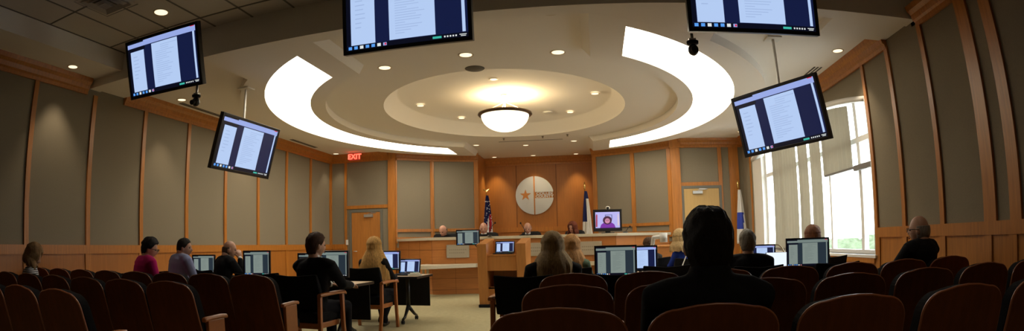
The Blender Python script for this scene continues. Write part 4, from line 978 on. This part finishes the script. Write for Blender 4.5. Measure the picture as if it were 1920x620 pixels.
    tube(root_bm, [Vector((0, yl(1.0) - .005, .99)), neck + Vector((0, 0, .03)), Mh @ Vector((0, -.02, -.06))], [.075 * k * neckw, .066 * k * neckw, .062 * k * neckw], 14, round_caps=True)
    for v in root_bm.verts: v.co *= S
    body = remeshed(name, root_bm, sk, None, vox * S * .8, 2); body.location = (x, y, z); body.rotation_euler = (0, 0, rz)
    tag(body, label, 'person')
    def part(nm, bm, m, v=None, sm_=4):
        for q in bm.verts: q.co *= S
        return remeshed(nm, bm, m, body, v, sm_) if v else obj(nm, bm, m, body, smooth=True)
    # eyes, brows, lips
    for s in (-1, 1): e = B(); ellipsoid(e, Mh @ Vector((s * .031, .078, .010)), (.0115, .0115, .0085), M=Mh.to_3x3().to_4x4(), seg=10, rg=8); part('eye', e, mat('eye', (.08, .06, .05), .2))
    e = B(); ellipsoid(e, Mh @ Vector((0, .0965, -.060)), (.021, .006, .006), M=Mh.to_3x3().to_4x4(), seg=12, rg=8); part('lips', e, mat('lips', (.42, .14, .11), .5))
    if glasses:
        g = B()
        for s in (-1, 1): tube(g, [Mh @ Vector((s * .033 + .024 * math.cos(t), .108, .010 + .018 * math.sin(t))) for t in [2 * PI * q / 14 for q in range(15)]], .0028, 6); tube(g, [Mh @ Vector((s * .057, .105, .014)), Mh @ Vector((s * .088, .04, .014)), Mh @ Vector((s * .09, -.02, .008))], .003, 6)
        tube(g, [Mh @ Vector((-.010, .11, .014)), Mh @ Vector((.010, .11, .014))], .0026, 6); part('glasses', g, black)
    # clothing
    tm = stripe_cloth() if topmat == 'STRIPE' else mat('cloth_%02d%02d%02d' % tuple(int(c * 99) for c in top), top, .9, spec=.15, bump=.15, bscale=80)
    c = B(); torso(c, .016)
    for s in (-1, 1): arm(c, s, .015, .93)
    if not female or collar: tube(c, [Vector((0, yl(1.03) - .004, 1.02)), Vector((0, yl(1.05), 1.065 + ch))], [.085 * neckw, .064 * neckw ** 1.3], 16)
    part('jacket' if collar else 'top', c, tm, .013 * S)
    if collar:
        c = B(); loft(c, [hring((0, yl(1.06) + .002 + dy, zz), r, r * .95) for zz, r, dy in ((zz, r * neckw, dy) for zz, r, dy in ((1.03, .072, 0), (1.075, .064, .002), (1.092, .062, .004), (1.088, .056, .004), (1.03, .06, 0)))], caps=False); part('shirt_collar', c, mat('shirt_%d' % int(collar[2] * 10), collar, .8))
        for s in (-1, 1):
            c = B(); W = Vector(hands[0 if s < 0 else 1]); ellipsoid(c, W, (.036, .036, .036), seg=12, rg=8); part('shirt_cuff', c, mat('shirt_%d' % int(collar[2] * 10), collar, .8))
    if lower:
        c = B()
        for s in (-1, 1): leg(c, s, .014)
        loft(c, [hring((0, -.02, zz), rx, ry) for zz, rx, ry in ((.40, .19, .14), (.50, .20, .16), (.60, .18, .14))]); part('trousers', c, mat('trousers', legs, .9, spec=.1), .016 * S)
        for s in (-1, 1):
            an = Vector((s * .12, .40, .09)) if not crossed else Vector((s * -.02, .30, .09)); c = B(); ellipsoid(c, an + Vector((0, .055, -.05)), (.047, .13, .036)); part('shoe', c, mat('shoe_black', (.012, .01, .01), .35), .01 * S)
    # hair
    hm = mat('hair_%02d%02d%02d' % tuple(int(q * 99) for q in hairc), hairc, .65, spec=.25, var=.5, vscale=30, stretch=(3.5, 3.5, .4), bump=.6, bscale=160)
    if hair != 'none':
        rnd = random.Random(int(abs(x * 31 + y * 17) * 10)); ph = rnd.random() * 6
        def hairline(a):     # lowest covered height (unit) by angle from the face: 0 front .. pi back
            f = abs(a) / PI
            if hair in ('short', 'crop', 'updo'): return .62 - .6 * f if f < .25 else (.47 - .42 * (f - .25) / .17 if f < .42 else (.05 if f < .56 else (.05 - .91 * min(1, (f - .56) / .08))))
            if hair == 'fringe': return 1.2 if f < .40 else (-.05 if f < .45 else .02)
            if hair in ('bob', 'long'): return .55 if f < .17 else (.40 - 1.9 * (f - .17) / .12 if f < .29 else -.2 + .04)
            return .2
        hbm = B(); n = 48; rows = 18; thick = {'short': .012, 'crop': .008, 'fringe': .006, 'bob': .022, 'long': .022, 'updo': .016}[hair]
        grid = []
        for i in range(rows + 1):
            ring = []
            for j in range(n):
                a = -PI + 2 * PI * j / n; hl = hairline(a)
                if hair == 'fringe': zt = .30; zz = zt + (min(hl, zt) + -.55 * (1 if abs(a) / PI > .4 else 0) - zt) * i / rows if abs(a) / PI > .4 else zt
                else: zz = 1 + (hl - 1) * i / rows
                zz = max(-.999, min(.999, zz)); r = math.sqrt(1 - zz * zz) if zz < 0 else (1 - zz ** 2.2) ** (1 / 2.2)
                strand = 1 + .05 * math.sin(a * 23 + ph + zz * 3) + .035 * math.sin(a * 41 + zz * 9 + ph)
                t = thick * strand * (1.25 if zz > .3 else 1) * (1 + .25 * noise.noise(Vector((math.sin(a) * 3, math.cos(a) * 3, zz * 3 + ph))))
                if hair == 'updo': t *= 1.35 if zz > -.1 else 1
                edge = min(1, (1 - i / rows) * 5 + .15) if not (hair in ('bob', 'long') and abs(a) / PI > .26) else 1
                rx, ry = .077 + t * edge, .096 + t * edge
                if zz < 0: rx *= 1 - .05 * (-zz)
                px, py, pz = rx * r * math.sin(a), ry * r * math.cos(a) - .006, (.122 + t) * zz
                if zz < -.2 and abs(a) > PI / 2: py *= 1 - .12 * min(1, (-.2 - zz) / .8)
                ring.append(Vector((px, py, pz)))
            grid.append([Mh @ p for p in ring])
        if hair in ('bob', 'long'):
            L = long; steps = 14; base = grid[-1]; inv = Mh
            for i in range(1, steps + 1):
                f = i / steps; ring = []
                for j in range(n):
                    a = -PI + 2 * PI * j / n; fa = abs(a) / PI; p = base[j]
                    if fa < .24: ring.append(p + Vector((0, 0, 0))); continue
                    side = min(1, (fa - .24) / .1)
                    wv_ = 1 + .10 * math.sin(a * 17 + ph + f * 4) + .06 * math.sin(a * 29 - f * 6)
                    jag = .06 * math.sin(a * 13 + ph) + .05 * math.sin(a * 31)
                    dz = -L * f * side * (1 + jag * f)
                    out = Vector((p.x - hc.x, p.y - hc.y, 0)); out = out.normalized() if out.length > 1e-4 else out
                    spread = ((.050 * math.sin(PI * .5 * min(1, f * 1.6)) if L > .15 else .022 * math.sin(PI * min(1, f * .85))) + .010 * f * (math.sin(a * 17 + ph + f * 4) + .7 * math.sin(a * 37 - f * 6))) * side
                    q = p + Vector((out.x * flare, out.y, 0)) * spread + Vector((0, (-.03 * f if L > .2 else 0) * side, dz))
                    ring.append(q)
                grid.append(ring)
        VV = loft(hbm, grid, caps=False)
        if hair == 'fringe': bmesh.ops.delete(hbm, geom=[v for r_ in VV for j, v in enumerate(r_) if abs(-PI + 2 * PI * j / n) / PI < .42], context='VERTS')
        if hair == 'updo':
            for i in range(26):
                a = rnd.uniform(0, 2 * PI); e_ = rnd.uniform(.1, 1.3); c_ = Vector((.085 * math.cos(e_) * math.sin(a), -.02 + .095 * math.cos(e_) * math.cos(a), .125 * math.sin(e_)))
                if c_.y < .05: ellipsoid(hbm, Mh @ c_, (.026, .026, .024), seg=10, rg=6)
        if hair == 'short':
            for q in hbm.verts: d_ = (q.co - hc); q.co = hc + d_ * (1 + .055 * noise.noise(q.co * 26 + Vector((ph, 0, 0))) + .03 * noise.noise(q.co * 60))
        for q in hbm.verts: q.co *= S
        h = obj('hair', hbm, hm, body, smooth=True)
        so = h.modifiers.new('thick', 'SOLIDIFY'); so.thickness = .006 * S; so.offset = 0
    return body
PPL = []
def P(*a, **k): PPL.append(person(*a, **k))
# foreground and audience
P('dark-haired man in a black jacket seen from behind in the nearest audience row', .462, 2.28, 0, 0, S=.94, HS=1.24, neckw=1.28, ch=.05, lean=-.05, hairc=(.012, .008, .006), hair='short', wide=1.22, collar=(.02, .02, .025), lower=True, vox=.012, hands=((-.2, .35, .62), (.2, .35, .62)))
P('young woman with a light brown bob in a striped top at the far left', -5.78, 3.42, 0, -.55, S=.90, female=True, hair='bob', hairc=(.30, .17, .07), long=.12, head=(.55, -.2, 0), lean=.10, skin=(.50, .28, .19), topmat='STRIPE', hands=((-.1, .35, .62), (.1, .35, .62)))
P('bald man with glasses in a black suit by the right wall', 3.12, 4.68, 0, .45, S=1.0, hoff=(0, 0, -.05), wide=1.38, hair='fringe', hairc=(.30, .27, .24), glasses=True, collar=(.75, .75, .75), head=(.02, .35, 0), lean=-.04, skin=(.50, .25, .16))
# left tables
P('woman with short black hair and glasses in a magenta top', -5.36, 5.02, 0, -.45, S=1.0, wide=1.55, hoff=(0, .02, -.055), HS=1.06, female=True, hair='updo', hairc=(.008, .006, .008), top=(.42, .012, .13), glasses=True, head=(.25, -.55, 0), lean=.12, hands=((-.1, .36, .70), (.12, .36, .78)))
P('dark-haired man in a light blue shirt at the left wall table', -5.28, 5.66, 0, -.50, S=1.01, hoff=(0, .02, -.06), HS=1.06, hair='crop', hairc=(.02, .015, .012), top=(.26, .29, .48), head=(.02, -.6, 0), lean=.10, wide=1.6, skin=(.42, .22, .14), hands=((-.12, .40, .73), (.2, .40, .73)))
P('balding man in a black suit resting his chin on his hand', -4.88, 6.14, 0, -.55, S=.98, hoff=(0, .02, -.055), HS=1.06, wide=1.3, hair='fringe', hairc=(.14, .09, .06), collar=(.75, .75, .75), lean=.14, head=(.1, -.5, 0), vox=.010, hands=((-.16, .40, .74), (.10, .30, 1.02)))
P('brown-haired man in a black suit sitting in the armchair with wood arms', -2.94, 5.36, 0, -.28, S=.97, hair='short', hairc=(.075, .030, .014), collar=(.7, .7, .7), lean=.05, wide=1.35, head=(.05, -.35, 0), hands=((-.16, .46, .74), (.18, .46, .74)))
P('woman with very long golden blonde hair in a black jacket at the table', -2.99, 7.20, 0, -.05, S=.94, female=True, hair='long', hairc=(.52, .29, .085), long=.50, flare=2.4, lean=.05, crossed=True, top=(.011, .010, .012), hands=((-.18, .42, .74), (.18, .42, .74)))
# right tables
P('woman with blonde shoulder-length hair in black using a phone', -.39, 5.30, 0, .15, S=.915, female=True, hair='long', hairc=(.36, .24, .10), long=.30, flare=1.9, HS=1.2, lean=.02, wide=1.35, head=(.1, .15, 0), top=(.012, .012, .014), hands=((-.17, .38, .85), (.14, .38, .74)))
P('woman with reddish blonde hair in a green top behind the other blonde', -.27, 6.50, 0, -.1, S=.91, female=True, hair='long', hairc=(.50, .26, .09), long=.36, flare=1.6, lean=.05, top=(.13, .20, .14))
P('gray-haired man in a black suit at the table near the window', 1.62, 5.74, 0, -.1, S=.91, hair='short', hairc=(.30, .28, .24), collar=(.7, .7, .7), lean=.04, wide=1.32, skin=(.5, .27, .19), hands=((-.16, .42, .74), (.2, .42, .74)))
P('woman with long reddish hair in a grey cardigan by the window', 2.97, 7.12, 0, .15, S=.93, female=True, hair='long', hairc=(.16, .06, .025), long=.40, flare=2.6, HS=1.2, lean=.02, top=(.035, .04, .06), hands=((-.14, .42, .74), (.42, .20, .80)))
P('blonde woman in a royal blue top mostly hidden by the dark-haired man', 1.43, 8.66, 0, .2, S=.95, female=True, hair='bob', hairc=(.55, .38, .18), long=.16, top=(.02, .05, .35), lean=.02, hoff=(-.10, 0, 0), HS=1.2)
P('brown-haired person seated low behind the document camera', .92, 9.4, 0, .2, S=.875, hair='updo', hairc=(.07, .035, .018), top=(.03, .03, .03), lean=.02, lower=True)
# behind the bench, facing the room
for i, (lb, x, y, kw) in enumerate((('leftmost bald man in a black suit leaning forward behind the bench', -3.72, 13.75, dict(hair='fringe', hairc=(.2, .15, .1), collar=(.75, .75, .75), head=(.5, -.3, 0), S=1.06, hoff=(0, .04, -.04))),
                                    ('bald man behind the bench beside the stars and stripes flag', -2.72, 13.85, dict(hair='fringe', hairc=(.25, .2, .15), head=(.3, .1, 0), collar=(.7, .7, .7), S=1.06)),
                                    ('middle bald man behind the bench below the round emblem', -1.64, 14.0, dict(hair='fringe', hairc=(.2, .15, .1), collar=(.75, .75, .75), head=(.35, 0, 0), S=1.04)),
                                    ('red-haired woman behind the bench beside the navy and white flag', -.52, 13.9, dict(hair='bob', hairc=(.16, .04, .02), female=True, long=.14, head=(.2, -.5, 0), S=1.02)))):
    P(lb, x, y, .26, PI, skin=(.60, .32, .23), lower=False, lean=.08, hands=((-.13, .22, .86), (.13, .22, .86)), **kw)

bm = B(); rings = []
for i in range(9):
    f = i / 8; rings.append([Vector((.13 * math.cos(t) * math.sin(PI * (.06 + .88 * f)) ** .5 + .02 * f, .055 * math.sin(t) * math.sin(PI * (.06 + .88 * f)) ** .5 - .04 * f, .47 + .33 * f)) for t in (2 * PI * k / 18 for k in range(18))])
loft(bm, rings); tag(obj('cushion', bm, mat('cushion_cloth', (.50, .50, .28), .9, bump=.3, bscale=60), loc=(-3.62, 5.50, 0), rot=(0, 0, .35)), 'pale yellow-green cushion standing on the empty armchair left of the man in the black suit', 'cushion')
